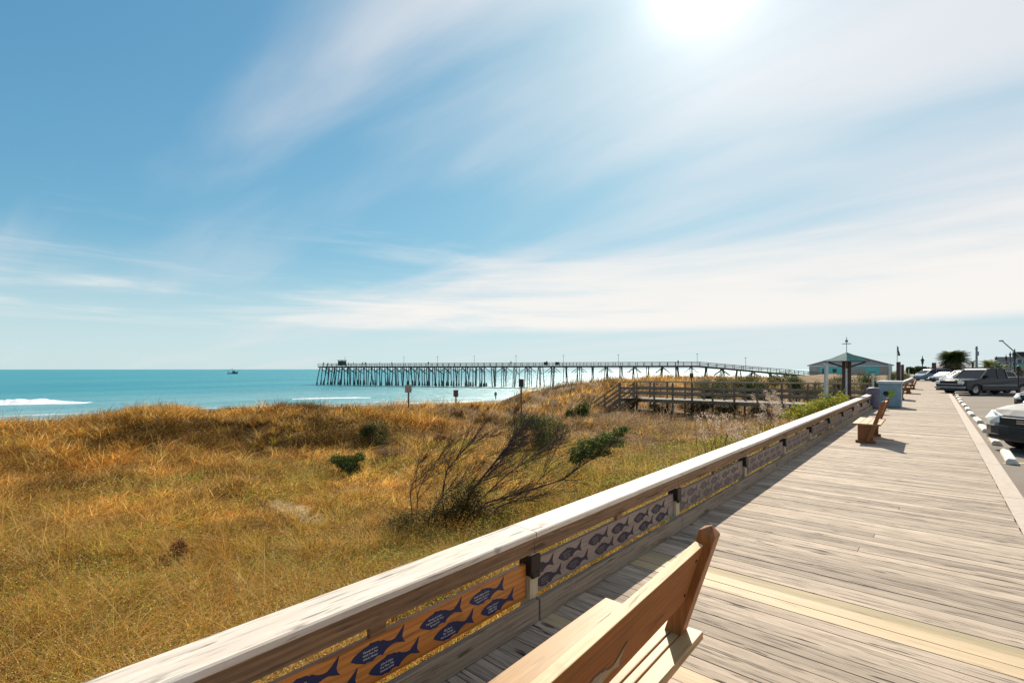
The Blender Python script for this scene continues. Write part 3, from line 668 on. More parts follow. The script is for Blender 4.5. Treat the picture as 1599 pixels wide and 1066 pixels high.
p0 = person_mesh('person', 'fish', M['beige_cloth']); ppl = [(511, 'first from the sea end of the pier'), (517, 'second from the sea end of the pier'), (548, 'just landward of the pier shelter'), (557, 'next pair landward of the shelter'), (571, 'left of two standing close together on the pier'), (574.5, 'right of two standing close together on the pier'), (598, 'alone at the rail past the close pair'), (616, 'beside the second pier lamp'), (672, 'left of the third pier lamp'), (801, 'at the foot of the mid pier lamp'), (856, 'left of the sixth pier lamp'), (1059, 'near the end of the level part of the pier')]
for k, (u, w_) in enumerate(ppl):
    o = p0 if k == 0 else p0.copy()
    if k: COL.objects.link(o)
    dd = upier(u); q = a+dp*dd-sp*(W2-.5-.3*(k % 3)); o.location = (q.x, q.y, pz(dd)-.13); o.rotation_euler = (0, 0, R(random.uniform(0, 360)))
    tag(o, 'dark clothed person on the pier, %s' % w_, 'person', 'people fishing on the pier')

# ------------------------------------------------------------------ boat
p = PD(363, 640, SEA); t = empty('trawler', p, YAW+R(12)); tag(t, 'small dark trawler with rigging far out on the sea', 'boat')
b = MB(); st = [(-6, 1.5, 1.2), (-3, 1.9, 1.1), (1, 2.0, 1.3), (4, 1.4, 2.0), (6.5, .05, 2.9)]; vs = []
for x, w_, h_ in st: vs += [(x, -w_, h_), (x, -w_*.6, -.3), (x, w_*.6, -.3), (x, w_, h_)]
b.add(vs, [(i*4+j, i*4+j+1, i*4+5+j, i*4+4+j) for i in range(4) for j in range(3)]+[(i*4+3, i*4, i*4+4, i*4+7) for i in range(4)]+[(0, 1, 2, 3)]); b.build('hull', M['pier'], t)
b = MB(); b.box(.2, 3.4, -1.1, 1.1, 1.3, 3.9); b.box(.0, 3.7, -1.3, 1.3, 3.9, 4.05); b.build('wheelhouse', plain('boat_white', (.10, .13, .15), .5), t)
b = MB(); b.tube([(0, 0, 1.2), (0, 0, 8)], .12, 6); b.tube([(-5, 0, 1.2), (-5, 0, 5)], .12, 6); b.tube([(0, 0, 7), (-6, 0, 4.6)], .08, 5); b.build('mast', M['pier'], t)
b = MB(); b.tube([(0, 0, 1.8), (-9, -4, 5.6)], .1, 5); b.tube([(0, 0, 1.8), (7.5, 5, 4.2)], .1, 5); b.build('outrigger', M['pier'], t)

# ------------------------------------------------------------------ vehicles
def arc(cx, r_, z0, n=9):
    return [(cx+r_*math.cos(math.pi*(1-i/(n-1))), z0+r_*math.sin(math.pi*(1-i/(n-1)))) for i in range(n)][::-1]
def make_car(name, col, kind='sedan'):
    t = empty(name); SP = {
     'truck': dict(L=5.75, W=1.98, wr=.39, wb=(1.02, 4.62), top=[(0.0, .62), (.02, .98), (.12, 1.06), (1.45, 1.16), (1.55, 1.18), (3.50, 1.19), (3.54, 1.22), (5.70, 1.22), (5.75, .60)], zb=.36, gh=[(1.38, 1.16), (2.08, 1.80), (2.4, 1.86), (3.15, 1.86), (3.38, 1.79), (3.46, 1.20)], pil=(2.75, 3.0)),
     'suv': dict(L=4.7, W=1.86, wr=.36, wb=(.92, 3.65), top=[(0.0, .55), (.03, .80), (.14, .92), (.6, 1.0), (1.25, 1.07), (1.4, 1.08), (4.5, 1.12), (4.66, .95), (4.7, .5)], zb=.27, gh=[(1.15, 1.05), (1.95, 1.6), (2.3, 1.68), (3.9, 1.68), (4.35, 1.55), (4.55, 1.1)], pil=(2.75, 3.6)),
     'sedan': dict(L=4.6, W=1.8, wr=.32, wb=(.9, 3.6), top=[(0.0, .45), (.03, .62), (.14, .72), (.7, .85), (1.2, .94), (1.4, .95), (3.7, .98), (4.4, .96), (4.57, .85), (4.6, .45)], zb=.22, gh=[(1.05, .92), (1.85, 1.38), (2.2, 1.44), (3.0, 1.43), (3.4, 1.35), (4.0, .97)], pil=(2.5, 2.58)),
     'van': dict(L=4.9, W=1.95, wr=.34, wb=(.95, 3.9), top=[(0.0, .5), (.03, .78), (.15, .90), (.8, 1.08), (1.1, 1.12), (4.7, 1.15), (4.87, 1.0), (4.9, .45)], zb=.26, gh=[(.8, 1.06), (1.7, 1.72), (2.1, 1.80), (4.4, 1.80), (4.68, 1.7), (4.8, 1.12)], pil=(2.4, 3.5))}[kind]
    L, Wd, wr = SP['L'], SP['W'], SP['wr']; zb = SP['zb']
    prof = list(SP['top'])+[(L, zb+.1), (L-.1, zb)]
    for wx in sorted(SP['wb'], reverse=True): prof += [p for p in [(x, z) for x, z in arc(wx, wr+.07, zb)]][::1] if False else [(wx+(wr+.07)*math.cos(math.pi*i/10), max(zb, wr+(wr+.07)*math.sin(math.pi*i/10)) if 0 < i < 10 else zb) for i in range(11)]
    prof += [(.12, zb), (0, zb+.12)]
    sl_ = [(-1., .045, .09), (-.97, .015, .03), (-.72, 0, .012), (-.35, 0, .0), (0, 0, 0), (.35, 0, 0), (.72, 0, .012), (.97, .015, .03), (1., .045, .09)]
    b = MB(); n = len(prof); vs = []
    zm = 1.0
    for fy, ins, dr in sl_:
        for x, z in prof:
            ff = max(0, 1-x/.9); rr = max(0, 1-(L-x)/.5); xx = x+ff*.30*abs(fy)**2.6*(1 if z > .3 else 1)-rr*.12*abs(fy)**3
            zz = z-dr*(.7 if z > zb+.35 else 0); vs.append((-xx, fy*Wd/2*(1-.03*(z > .9)), zz))
    fs = [(i*n+j, i*n+(j+1) % n, (i+1)*n+(j+1) % n, (i+1)*n+j) for i in range(len(sl_)-1) for j in range(n)]+[tuple(range(n)), tuple((len(sl_)-1)*n+j for j in range(n))]
    b.add(vs, fs); b.build('body', col, t, bevel=.012)
    g = SP['gh']; zlo, zhi = g[0][1], max(z for _, z in g)
    def gw(z, k=1.): return (Wd/2*.93-(z-zlo)/(zhi-zlo)*.16)*k
    b = MB(); b.prism(g+[(g[-1][0], zlo-.05), (g[0][0], zlo-.05)], lambda x, z: (-x, -gw(z), z), lambda x, z: (-x, gw(z), z)); b.build('cabin_glass', M['carglass'], t)
    rp = [(g[1][0]-.06, g[1][1]-.02)]+[(x, z+.012) for x, z in g[1:-1]]+[(g[-2][0]+.03, g[-2][1]-.05)]
    b = MB(); b.prism(rp+[(x, z-.05) for x, z in rp[::-1]], lambda x, z: (-x, -gw(z, 1.015), z), lambda x, z: (-x, gw(z, 1.015), z)); b.build('roof', col, t, bevel=.01)
    for s in (-1, 1):
        for (x0, z0), (x1, z1) in ((g[0], g[1]), (g[-1], g[-2])): MB().beam((-x0, s*gw(z0, 1.01), z0-.03), (-x1, s*gw(z1, 1.01), z1), .07, .07).build('pillar', col, t)
        for x in SP['pil'][:1 if kind == 'truck' else 2]: MB().beam((-x, s*gw(zlo, 1.01), zlo-.02), (-x-.02, s*gw(zhi, 1.01), zhi-.02), .05, .09, up=(1, 0, 0)).build('pillar', col, t)
        b = MB(); b.box(-g[0][0]-.48, -g[0][0]-.36, s*(Wd/2+.02)-.10, s*(Wd/2+.02)+.10, zlo+.06, zlo+.22); b.build('mirror', col, t, bevel=.02)
        MB().box(-SP['wb'][1]+wr+.1, -SP['wb'][0]-wr-.1, s*(Wd/2)-.008, s*(Wd/2)+.008, zb+.30, zb+.36).build('side_trim', M['steel'], t)
        zc = SP['top'][1][1]
        if kind == 'truck':
            MB().box(-.16, .035, s*.78-.15, s*.78+.15, .80, .97).build('headlight', M['lens'], t, bevel=.02)
        else:
            b = MB(); pts = [(.035, .42, zc-.19), (.02, .62, zc-.17), (-.07, .80, zc-.12), (-.34, .90, zc-.03), (-.30, .84, zc+.06), (-.1, .66, zc+.04), (-.01, .44, zc-.04)]
            pts = [(x+.04, s*y*Wd/1.86, z+.03) for x, y, z in pts]; b.add(pts+[(x-.1, y, z) for x, y, z in pts], [tuple(range(7)), tuple(range(7, 14))]+[(i, i+7, (i+1) % 7+7, (i+1) % 7) for i in range(7)]); b.build('headlight', M['lens'], t)
        for wx in SP['wb']:
            w_ = empty('wheel', (-wx, s*(Wd/2-.13), wr)); w_.parent = t; w_.rotation_euler = (R(90), 0, 0)
            b = MB(); b.lathe([(wr*.62, -.10), (wr*.95, -.11), (wr, -.07), (wr, .07), (wr*.95, .11), (wr*.62, .10)], 24); b.build('tyre', M['tyre'], w_, smooth=True)
            b = MB(); b.lathe([(.001, -s*-.0), (.001, .06*-s), (wr*.2, .075*-s), (wr*.5, .05*-s), (wr*.63, .09*-s), (wr*.63, -.09*-s)], 20); b.build('rim', M['rim'], w_, smooth=True)
    zc = SP['top'][0][1]
    if kind == 'truck':
        MB().box(-.1, .03, -.62, .62, .80, .97).build('grille', M['blackplastic'], t); MB().box(-.1, .045, -.94, .94, .745, .79).build('grille_bar', M['chrome'], t, bevel=.01)
        MB().box(-.1, .03, -.92, .92, .60, .74).build('lower_grille', M['blackplastic'], t)
        b = MB(); b.box(-.25, .09, -.97, .97, .46, .62); b.build('bumper', M['steel'], t, bevel=.03); MB().box(-.2, .05, -.9, .9, .30, .44).build('air_dam', M['blackplastic'], t)
        b = MB(); b.box(-5.6, -3.65, -.82, .82, 1.225, 1.255); b.build('bed_liner', M['blackplastic'], t)
        for s in (-1, 1): MB().box(-1.1, -.95, s*.99, s*1.0, .6, .62).build('badge', M['chrome'], t)
    else:
        MB().box(-.1, .045, -.46, .46, zc+.03, zc+.21).build('grille', M['blackplastic'], t, bevel=.02)
        MB().box(-.1, .06, -.10, .10, zc+.09, zc+.17).build('badge', M['chrome'], t, bevel=.015)
        b = MB(); n_ = 9; yy = [-.93+1.86*i/(n_-1) for i in range(n_)]; vs = []
        for y in yy:
            q = .30*abs(y/.93)**2.6; vs += [(.075-q, y*Wd/1.86, zb-.02), (.085-q, y*Wd/1.86, zc-.16), (.075-q, y*Wd/1.86, zc+.01), (-.3-q*.5, y*Wd/1.86, zc+.01), (-.3-q*.5, y*Wd/1.86, zb-.02)]
        b.add(vs, [(i*5+j, i*5+(j+1) % 5, i*5+5+(j+1) % 5, i*5+5+j) for i in range(n_-1) for j in range(5)]+[tuple(range(5)), tuple((n_-1)*5+j for j in range(5))])
        b.build('bumper', M['bumper_dark'] if kind == 'suv' else col, t, smooth=False, bevel=.01)
        MB().box(-.1, .092, -.62, .62, zb+.03, zb+.11).build('lower_grille', M['blackplastic'], t)
    MB().box(-L+.3, -.4, -Wd/2+.3, Wd/2-.3, zb-.06, zb+.25).build('chassis', M['blackplastic'], t)
    return t
M['bumper_dark'] = paint('dark_bumper', (.02, .028, .033), .3)
HD = math.atan2(-.724, -.69); GZ = -.118
def put(t, x, y, lb, cat, rz=HD, group=None):
    t.location = (x, y, GZ); t.rotation_euler = (0, 0, rz); tag(t, lb, cat, group); return t
truck = make_car('pickup_truck', paint('truck_paint', (.032, .038, .047), .3, .2), 'truck'); put(truck, .75, 45.9, 'dark grey pickup truck parked nose to the boardwalk', 'pickup truck')
suv = make_car('parked_car', paint('silver_paint', (.33, .30, .26), .4), 'suv'); put(suv, 1.42, 14.85, 'silver car with dark bumper at the right edge of the photo', 'car', group='cars parked at the boardwalk')
c0 = make_car('parked_car', paint('black_paint', (.014, .015, .018)), 'sedan'); put(c0, 3.25, 31.2, 'dark car half out of frame between the silver car and the pickup', 'car', group='cars parked at the boardwalk')
M['white_p'] = paint('white_car_paint', (.75, .76, .76)); M['silver_p'] = paint('pale_silver_paint', (.45, .47, .47)); M['green_p'] = paint('pale_green_paint', (.35, .42, .40)); M['blue_p'] = paint('blue_paint', (.10, .18, .26))
cw = make_car('parked_car', M['silver_p'], 'suv'); put(cw, 1.0, 50.2, 'silver car right behind the pickup bonnet', 'car', group='cars parked at the boardwalk')
cs = make_car('parked_car', M['white_p'], 'sedan'); put(cs, 1.0, 54.4, 'white sedan second behind the pickup', 'car', group='cars parked at the boardwalk')
row = [(cw, 58.6, 'silver car third behind the pickup'), (cs, 62.8, 'white sedan fourth behind the pickup'), (cs, 67.2, 'white sedan fifth behind the pickup'), (cw, 71.5, 'silver car sixth behind the pickup'), (cs, 76., 'white sedan at the far end of the parked row')]
for s_, y, lb in row:
    c_ = copy_tree(s_); put(c_, .9, y, lb, 'car', group='cars parked at the boardwalk')
van = make_car('minivan', M['blue_p'], 'van'); put(van, -2.2, 98, 'pale blue van at the end of the boardwalk', 'van', rz=R(178+41))
cd = make_car('parked_car', paint('navy_paint2', (.04, .05, .08)), 'sedan'); put(cd, -.2, 88, 'dark blue car in front of the blue van', 'car', group='cars parked at the boardwalk')

# ------------------------------------------------------------------ far buildings
def house(name, u0, u1, D, vbase, veave, vtop, depth, wm, rm, lb, gable='front', wins=0, floors=1, rot=YAW, extra=None):
    pc = PD((u0+u1)/2, D); z0 = P(0, vbase, D).z; ze = P(0, veave, D).z; zt = P(0, vtop, D).z; ph = math.atan(((u0+u1)/2-CU)/F); w_ = (u1-u0)/F*D*math.cos(ph); rot = YAW-ph
    t = empty(name, (pc.x, pc.y, z0), rot); tag(t, lb, 'building'); h = ze-z0
    MB().box(-w_/2, w_/2, 0, depth, -.6, h).build('wall', wm, t)
    b = MB(); e = .35
    if gable == 'front':
        b2 = MB(); b2.prism([(-w_/2, h), (w_/2, h), (0, zt-z0-.1)], lambda x, z: (x, .02, z), lambda x, z: (x, depth-.02, z)); b2.build('gable', extra or wm, t)
        for s in (-1, 1): b.add([(s*(w_/2+e*1.5), -e, h-.12), (0, -e, zt-z0), (0, depth+e, zt-z0), (s*(w_/2+e*1.5), depth+e, h-.12), (s*(w_/2+e*1.5), -e, h+.08), (0, -e, zt-z0+.2), (0, depth+e, zt-z0+.2), (s*(w_/2+e*1.5), depth+e, h+.08)], [(0, 1, 2, 3), (4, 5, 6, 7), (0, 1, 5, 4), (3, 2, 6, 7), (0, 3, 7, 4)])
    elif gable == 'hip':
        b.add([(-w_/2-e, -e, h), (w_/2+e, -e, h), (w_/2+e, depth+e, h), (-w_/2-e, depth+e, h), (-w_/2+depth/2, depth/2, zt-z0), (w_/2-depth/2, depth/2, zt-z0)] if w_ > depth else [(-w_/2-e, -e, h), (w_/2+e, -e, h), (w_/2+e, depth+e, h), (-w_/2-e, depth+e, h), (-.1, depth/2, zt-z0), (.1, depth/2, zt-z0)], [(0, 1, 5, 4), (1, 2, 5), (2, 3, 4, 5), (3, 0, 4), (0, 3, 2, 1)])
    else: b.box(-w_/2-e, w_/2+e, -e, depth+e, h, zt-z0)
    b.build('roof', rm, t)
    for f in range(floors):
        for i in range(wins):
            x = -w_/2+w_*(i+.5)/wins; zz = h/floors*(f+.35); hw = w_/wins*.24
            wn = MB().box(x-hw-.08, x+hw+.08, -.06, -.01, zz-.08, zz+h/floors*.42+.08).build('window', M['white'], t); MB().box(x-hw, x+hw, -.08, -.062, zz, zz+h/floors*.42).build('pane', M['window'], wn)
    return t, w_, h
t, w_, h = house('pier_shop', 1261, 1390, 140, 587, 570.5, 553, 16, M['teal_wall'], M['roof_grey'], 'teal pier building with a wide mauve gable, behind the umbrella shelter', extra=M['gable'])
MB().box(w_*.02, w_*.20, -.03, 0, -.1, h*.75).build('coral_panel', M['coral'], t); MB().box(w_*.36, w_*.49, -.03, 0, -.1, h*.97).build('coral_panel', M['coral'], t)
MB().box(-w_/2, -w_*.36, -.04, 0, -.1, h*.98).build('grey_panel', M['greywall'], t); MB().box(-w_*.33, -w_*.27, -.06, 0, -.1, h*.7).build('door', M['window'], t); MB().box(-w_*.20, -w_*.15, -.06, 0, h*.35, h*.7).build('window', M['window'], t)
MB().box(w_/2-.25, w_/2+.05, -.5, -.2, -.5, h).build('corner_post', M['white'], t); MB().box(-w_/2, w_/2, -.2, -.05, h-.28, h-.05).build('fascia', M['white'], t)
house('low_building', 1447, 1490, 185, 584, 574, 570, 14, M['palewall'], M['roof_pink'], 'low pale building with pinkish roof left of the round palm', 'hip', 5)
house('low_building', 1492, 1532, 150, 584, 573.5, 566, 12, M['palewall'], M['roof_grey'], 'low pale building with grey hipped roof right of the round palm', 'hip', 4)
house('two_storey_house', 1556, 1590, 118, 588, 563, 557, 12, M['greywall'], M['roof_grey'], 'grey two-storey house behind the palms at right', 'flat', 3, 2)
t, w_, h = house('motel_building', 1583, 1680, 100, 590, 556, 548.5, 16, M['roof_grey'], M['blackmetal'], 'blue-grey building with teal lower storey at the right edge', 'flat', 6, 2)
MB().box(-w_/2-.05, w_/2, -1.2, -.1, 1.6, 2.9).build('awning', M['awning'], t); MB().box(-w_/2+2, -w_/2+4.2, 1, 3, h+.9, h+2.0).build('roof_unit', M['greywall'], t)
house('far_building', 1536, 1560, 140, 586, 565, 560, 9, M['greywall'], M['roof_grey'], 'plain grey building between the yellow-green palm and the two-storey house', 'hip', 2, 2)
def pole(name, u, D, vt, r_, mat, lb, cat, zb_=-.3):
    p = PD(u, D, zb_); t = empty(name, p, YAW); tag(t, lb, cat); h = P(0, vt, D).z-zb_
    MB().tube([(0, 0, -.2), (0, 0, h)], [r_*1.15, r_*.85], 10).build('pole', mat, t); return t, h
t, h = pole('utility_pole', 1525, 82, 540.5, .16, M['steel'], 'plain grey utility pole right of the round palm', 'utility pole')
MB().box(-.25, .25, -.05, .05, h-.5, h-.38).build('crossarm', M['steel'], t); MB().tube([(0, -.2, h-1.6), (0, -.2, h-.9)], .16, 10).build('transformer', M['steel'], t)
t, h = pole('flagpole', 1401, 62, 539.5, .035, M['steel'], 'thin flagpole with a limp dark flag left of the pale posts', 'flagpole')
b = MB(); vs = []; 
for i in range(9):
    z = h-.15-1.15*i/8; w2 = .12+.20*i/8
    for j in range(4): vs.append((.04+w2*j/3, .06*math.sin(j*2.1+i*.7), z))
b.add(vs, [(i*4+j, i*4+j+1, i*4+5+j, i*4+4+j) for i in range(8) for j in range(3)]); o = b.build('flag', plain('flag_cloth', (.05, .05, .08), .9), t, smooth=True); sm = o.modifiers.new('thick', 'SOLIDIFY'); sm.thickness = .01
def lantern(u, D, vt, lb, zb_=-.12, s=1.):
    t, h = pole('street_lamp', u, D, vt, .055*s, M['blackmetal'], lb, 'street lamp', zb_)
    b = MB(); z0 = h-1.05*s; b.lathe([(.06*s, z0), (.11*s, z0+.05*s), (.13*s, z0+.42*s), (.23*s, z0+.47*s), (.16*s, z0+.62*s), (.05*s, z0+.80*s), (.025*s, z0+.98*s), (.001, z0+1.12*s)], 8); b.build('lantern', M['blackmetal'], t)
    b = MB(); b.lathe([(.14*s, -.2), (.12*s, .3), (.075*s, .7), (.055*s, .9)], 8); b.build('base', M['blackmetal'], t); t['group'] = 'black lantern street lamps'; return t
lantern(1440.5, 88, 556, 'black lantern lamp left of the round palm, farthest away', s=1.4)
lantern(1584.5, 62, 545, 'tall black lantern lamp against the blue-grey building', s=1.25)
lantern(1577.5, 75, 549, 'thin lantern lamp just left of the tallest one', s=.8)
lantern(1556, 105, 556, 'small lantern lamp above the grey house', s=1.3)
lantern(1571, 110, 553.5, 'lantern lamp over the roof of the grey two-storey house', s=1.3)
t, h = pole('light_pole', 1600, 66, 556, .09, M['steel'], 'grey pole with a long light arm reaching up to the left', 'light pole')
MB().tube([(0, 0, h-.6), (-3.1, 0, h+2.1)], [.09, .06], 8).build('arm', M['steel'], t); MB().box(-3.45, -3.0, -.12, .12, h+2.02, h+2.2).build('lamp_head', M['steel'], t, bevel=.03)
t, h = pole('parking_meter', 1590.5, 27, 579, .035, M['blackmetal'], 'black parking meter in front of the pickup bed', 'parking meter', -.12)
b = MB(); b.lathe([(.03, h-.05), (.09, h), (.10, h+.18), (.07, h+.28), (.001, h+.31)], 10); b.build('meter_head', M['blackmetal'], t, smooth=True)
p = PD(1458.5, 120, -.12); t = empty('brown_sign', p, YAW); tag(t, 'dark brown rectangular sign panel left of the round palm', 'sign')
MB().box(-.5, .5, -.08, .08, 1.2, 3.4).build('panel', M['brownpost'], t); MB().box(-.1, .1, -.06, .06, -.2, 1.2).build('post', M['brownpost'], t)
for u, D, vt, lb in ((1403, 48, 566, 'thick brown timber piling by the flagpole'), (1409, 60, 570, 'second brown timber piling, right of the flagpole')):
    p = PD(u, D, -.5); t = empty('timber_piling', p, YAW); tag(t, lb, 'piling', 'brown pilings beside the boardwalk'); h = P(0, vt, D).z+.5
    MB().tube([(0, 0, -.3), (0, 0, h)], .17, 10).build('shaft', M['brownpost'], t); MB().lathe([(.17, h), (.19, h+.02), (.17, h+.06), (.001, h+.1)], 10).build('cap', M['blackmetal'], t)

# ------------------------------------------------------------------ leaves and grass (numpy)
def mesh_np(name, V, Fc, cols, mat, parent=None):
    """V (n,3), Fc (m,k) constant k or list of arrays, cols (n,3)"""
    if not isinstance(Fc, list): Fc = [Fc]
    me = bpy.data.meshes.new(name); me.vertices.add(len(V)); me.vertices.foreach_set('co', V.astype(np.float32).ravel())
    idx = np.concatenate([f.ravel() for f in Fc]).astype(np.int32); tot = np.concatenate([np.full(len(f), f.shape[1]) for f in Fc]); st_ = np.concatenate([[0], np.cumsum(tot)[:-1]]).astype(np.int32)
    me.loops.add(len(idx)); me.loops.foreach_set('vertex_index', idx); me.polygons.add(len(tot)); me.polygons.foreach_set('loop_start', st_)
    me.update(calc_edges=True)
    at = me.color_attributes.new('tint', 'FLOAT_COLOR', 'POINT'); at.data.foreach_set('color', np.concatenate([cols, np.ones((len(cols), 1))], 1).astype(np.float32).ravel())
    me.materials.append(mat); o = bpy.data.objects.new(name, me); COL.objects.link(o)
    if parent: o.parent = parent
    return o
def leaves_np(C, size, cols, flat=0., asp=.5):
    """one diamond leaf per centre"""
    n = len(C); d = RNG.normal(size=(n, 3)); d[:, 2] *= (1-flat); d /= np.linalg.norm(d, axis=1, keepdims=True)
    e = RNG.normal(size=(n, 3)); e -= (e*d).sum(1, keepdims=True)*d; e /= np.linalg.norm(e, axis=1, keepdims=True)
    s = (size*RNG.uniform(.6, 1.4, n))[:, None]
    V = np.stack([C-d*s*.5, C+e*s*asp*.5, C+d*s*.5, C-e*s*asp*.5], 1).reshape(-1, 3)
    return V, np.arange(n*4).reshape(n, 4), np.repeat(cols, 4, 0)
def palette(cols, w, n, var=.25):
    c = np.array(cols)[RNG.choice(len(cols), n, p=np.array(w)/sum(w))]; return c*(1+var*RNG.uniform(-1, 1, (n, 1)))*(1+.06*RNG.uniform(-1, 1, (n, 3)))
DG = [(.045, .085, .02), (.065, .11, .022), (.095, .14, .03), (.035, .06, .018)]
def blob_points(blobs, n):
    """blobs: (centre, radii); points biased to the outer shell, rough outline"""
    vol = np.array([b[1][0]*b[1][1]*b[1][2] for b in blobs])**.7; k = RNG.choice(len(blobs), n, p=vol/vol.sum())
    c = np.array([b[0] for b in blobs])[k]; r_ = np.array([b[1] for b in blobs])[k]
    d = RNG.normal(size=(n, 3)); d /= np.linalg.norm(d, axis=1, keepdims=True)
    return c+d*r_*(RNG.uniform(0.15, 1, (n, 1))**.45)*(1+.18*RNG.normal(size=(n, 1)).clip(-1, 2))
def shrub(name, base, w_, dpt, h, n, ls, cols, lb, cat='shrub', wt=None, stems=7, group=None, flat=.2):
    t = empty(name, base); tag(t, lb, cat, group); blobs = []
    for i in range(9):
        blobs.append(((RNG.uniform(-.36, .36)*w_, RNG.uniform(-.36, .36)*dpt, h*RNG.uniform(.3, .78)), (w_*RNG.uniform(.13, .24), dpt*RNG.uniform(.14, .26), h*RNG.uniform(.14, .28))))
    b = MB()
    for bl in blobs: b.tube([(random.uniform(-.06, .06)*w_, random.uniform(-.06, .06)*w_, -.15), Vector(bl[0])*.55+Vector((0, 0, .02)), bl[0]], [.012+.008*h, .010, .004], 5)
    b.build('stems', M['bark'], t)
    C = blob_points(blobs, n); V, Fc, cc = leaves_np(C, ls, palette(cols, wt or [1]*len(cols), n), flat)
    c_ = mesh_np('crown', V, Fc, cc, M['leaf'], t)
    # rotate local frame so width lies across the view
    t.rotation_euler = (0, 0, YAW); return t
def gz(u, D): p = PD(u, D); return Vector((p.x, p.y, float(H(p.x, p.y))))
BR = [(.10, .055, .022), (.15, .075, .03), (.07, .045, .02)]
YG = [(.34, .36, .03), (.44, .42, .06), (.20, .25, .03), (.50, .42, .07)]
shrub('evergreen_bush', gz(548, 12.2), .95, .8, .62, 5200, .04, DG, 'low dark green bush in the middle of the grass, left of the big shrub')
shrub('evergreen_bush', gz(583, 16.5), 1.25, 1.0, 1.0, 5200, .05, DG+BR, 'dark olive bush with brown tips behind the low green one')
shrub('evergreen_bush', gz(903, 23.5), 1.35, 1.1, 1.1, 4200, .07, DG, 'dark green bush at the foot of the walkway stairs')
shrub('evergreen_bush', gz(842, 15.0), 2.2, 1.6, 1.35, 12000, .045, DG+DG+BR, 'dark bush with grey-brown twigs behind the windswept shrub')
shrub('red_bush', gz(694, 17.0), .9, .6, .42, 2200, .035, [(.16, .03, .015), (.10, .03, .015)], 'small reddish brown bush on the dune slope')
shrub('red_bush', gz(278, 6.9), .30, .34, .34, 800, .025, [(.13, .02, .015), (.08, .02, .012)], 'tiny dark red tuft low in the near grass')
shrub('grey_twig_bush', gz(608, 14.0), 1.0, .7, .55, 2200, .03, [(.20, .13, .09), (.14, .09, .06)], 'bare greyish twiggy bush right of the low green bush', stems=16)
k = 0
wtxt = ['left end', 'second from the left', 'middle left', 'middle', 'middle right', 'second from the right', 'right end', 'far right']
for u, D, w_, h in ((1105, 31.5, 2.6, 1.5), (1140, 33.5, 3.2, 1.65), (1178, 32, 2.6, 1.6), (1212, 34, 3.0, 1.7), (1245, 33, 2.2, 1.5), (1300, 36, 3.2, 1.5), (1345, 38, 3.4, 1.7), (1400, 70, 4.2, 1.8)):
    g_ = gz(u, D); shrub('dune_bush', g_, w_, 1.6, h+.12+max(0, -g_.z-.0)*.75, 6500, .08, DG+[(.09, .09, .03)], 'dark green dune bush behind the walkway, %s of the row' % wtxt[k], group='bushes behind the walkway'); k += 1
for k, (u, D, w_, h) in enumerate(((1243, 17.5, 1.5, 1.15), (1270, 17, 1.1, 1.2), (1310, 17.5, 1.3, 1.35))):
    shrub('goldenrod', gz(u, D), w_, .9, h+.1, 2200, .07, YG, 'tall yellow-green leafy plant %s the pale square post' % ['well left of', 'just left of', 'just right of'][k], 'plant', group='yellow-green plants by the pale post', flat=0)
for k, (u, w_) in enumerate(((985, 1.6), (1035, 1.9), (1085, 1.8), (1135, 2.0), (1190, 2.0), (1225, 1.6))):
    Y_ = 26.75; s_ = (u-CU)/F; D_ = Y_/(s_*RY+FY)
    shrub('shaded_thicket', gz(u, D_), w_, .7, .85, 3800, .06, [(.07, .045, .02), (.05, .05, .02), (.10, .065, .03)], 'shaded brown thicket against the walkway deck, %s' % ['nearest its stairs', 'second from its stairs', 'third from its stairs', 'fourth from its stairs', 'fifth from its stairs', 'nearest the boardwalk'][k], group='thickets under the walkway')  # shade below the walkway is put into these dark leaf colours
shrub('evergreen_bush', gz(1128, 10.0), .5, .4, .45, 1300, .035, DG, 'small dark green bush among the dry plumes behind the railing')

# dried plume plants beside the railing
def plume_plant(u, D, h, n, lb):
    t = empty('plume_plant', gz(u, D), YAW); tag(t, lb, 'plant', 'dry plume plants behind the railing'); b = MB(); C = []
    for i in range(n):
        x, y = random.gauss(0, .16), random.gauss(0, .12); hh = h*random.uniform(.6, 1.05); lx = x+random.gauss(.08, .12)
        b.tube([(x*.5, y*.5, -.1), (x, y, hh*.6), (lx, y, hh)], [.005, .004, .002], 4)
        for q in range(90): s_ = random.random(); C.append((lx+random.gauss(0, .035)+.10*s_, y+random.gauss(0, .035), hh-.22*s_**1.5+random.gauss(.02, .02)))
    b.build('stems', M['bark'], t); C = np.array(C); V, Fc, cc = leaves_np(C, .032, palette([(.62, .48, .38), (.48, .35, .26), (.70, .58, .47)], [1, 1, 1], len(C)), 0); mesh_np('plumes', V, Fc, cc, M['plume'], t)
plume_plant(1192, 12.8, 1.62, 14, 'tall pale dry plumes rising above the railing cap, rightmost'); plume_plant(1115, 9.6, 1.42, 11, 'pale dry plumes leaning left, behind the railing'); plume_plant(1145, 10.5, 1.38, 8, 'short dry plumes between the two larger plume plants'); plume_plant(1205, 14., 1.5, 7, 'thin dry plumes just beyond the tallest ones')

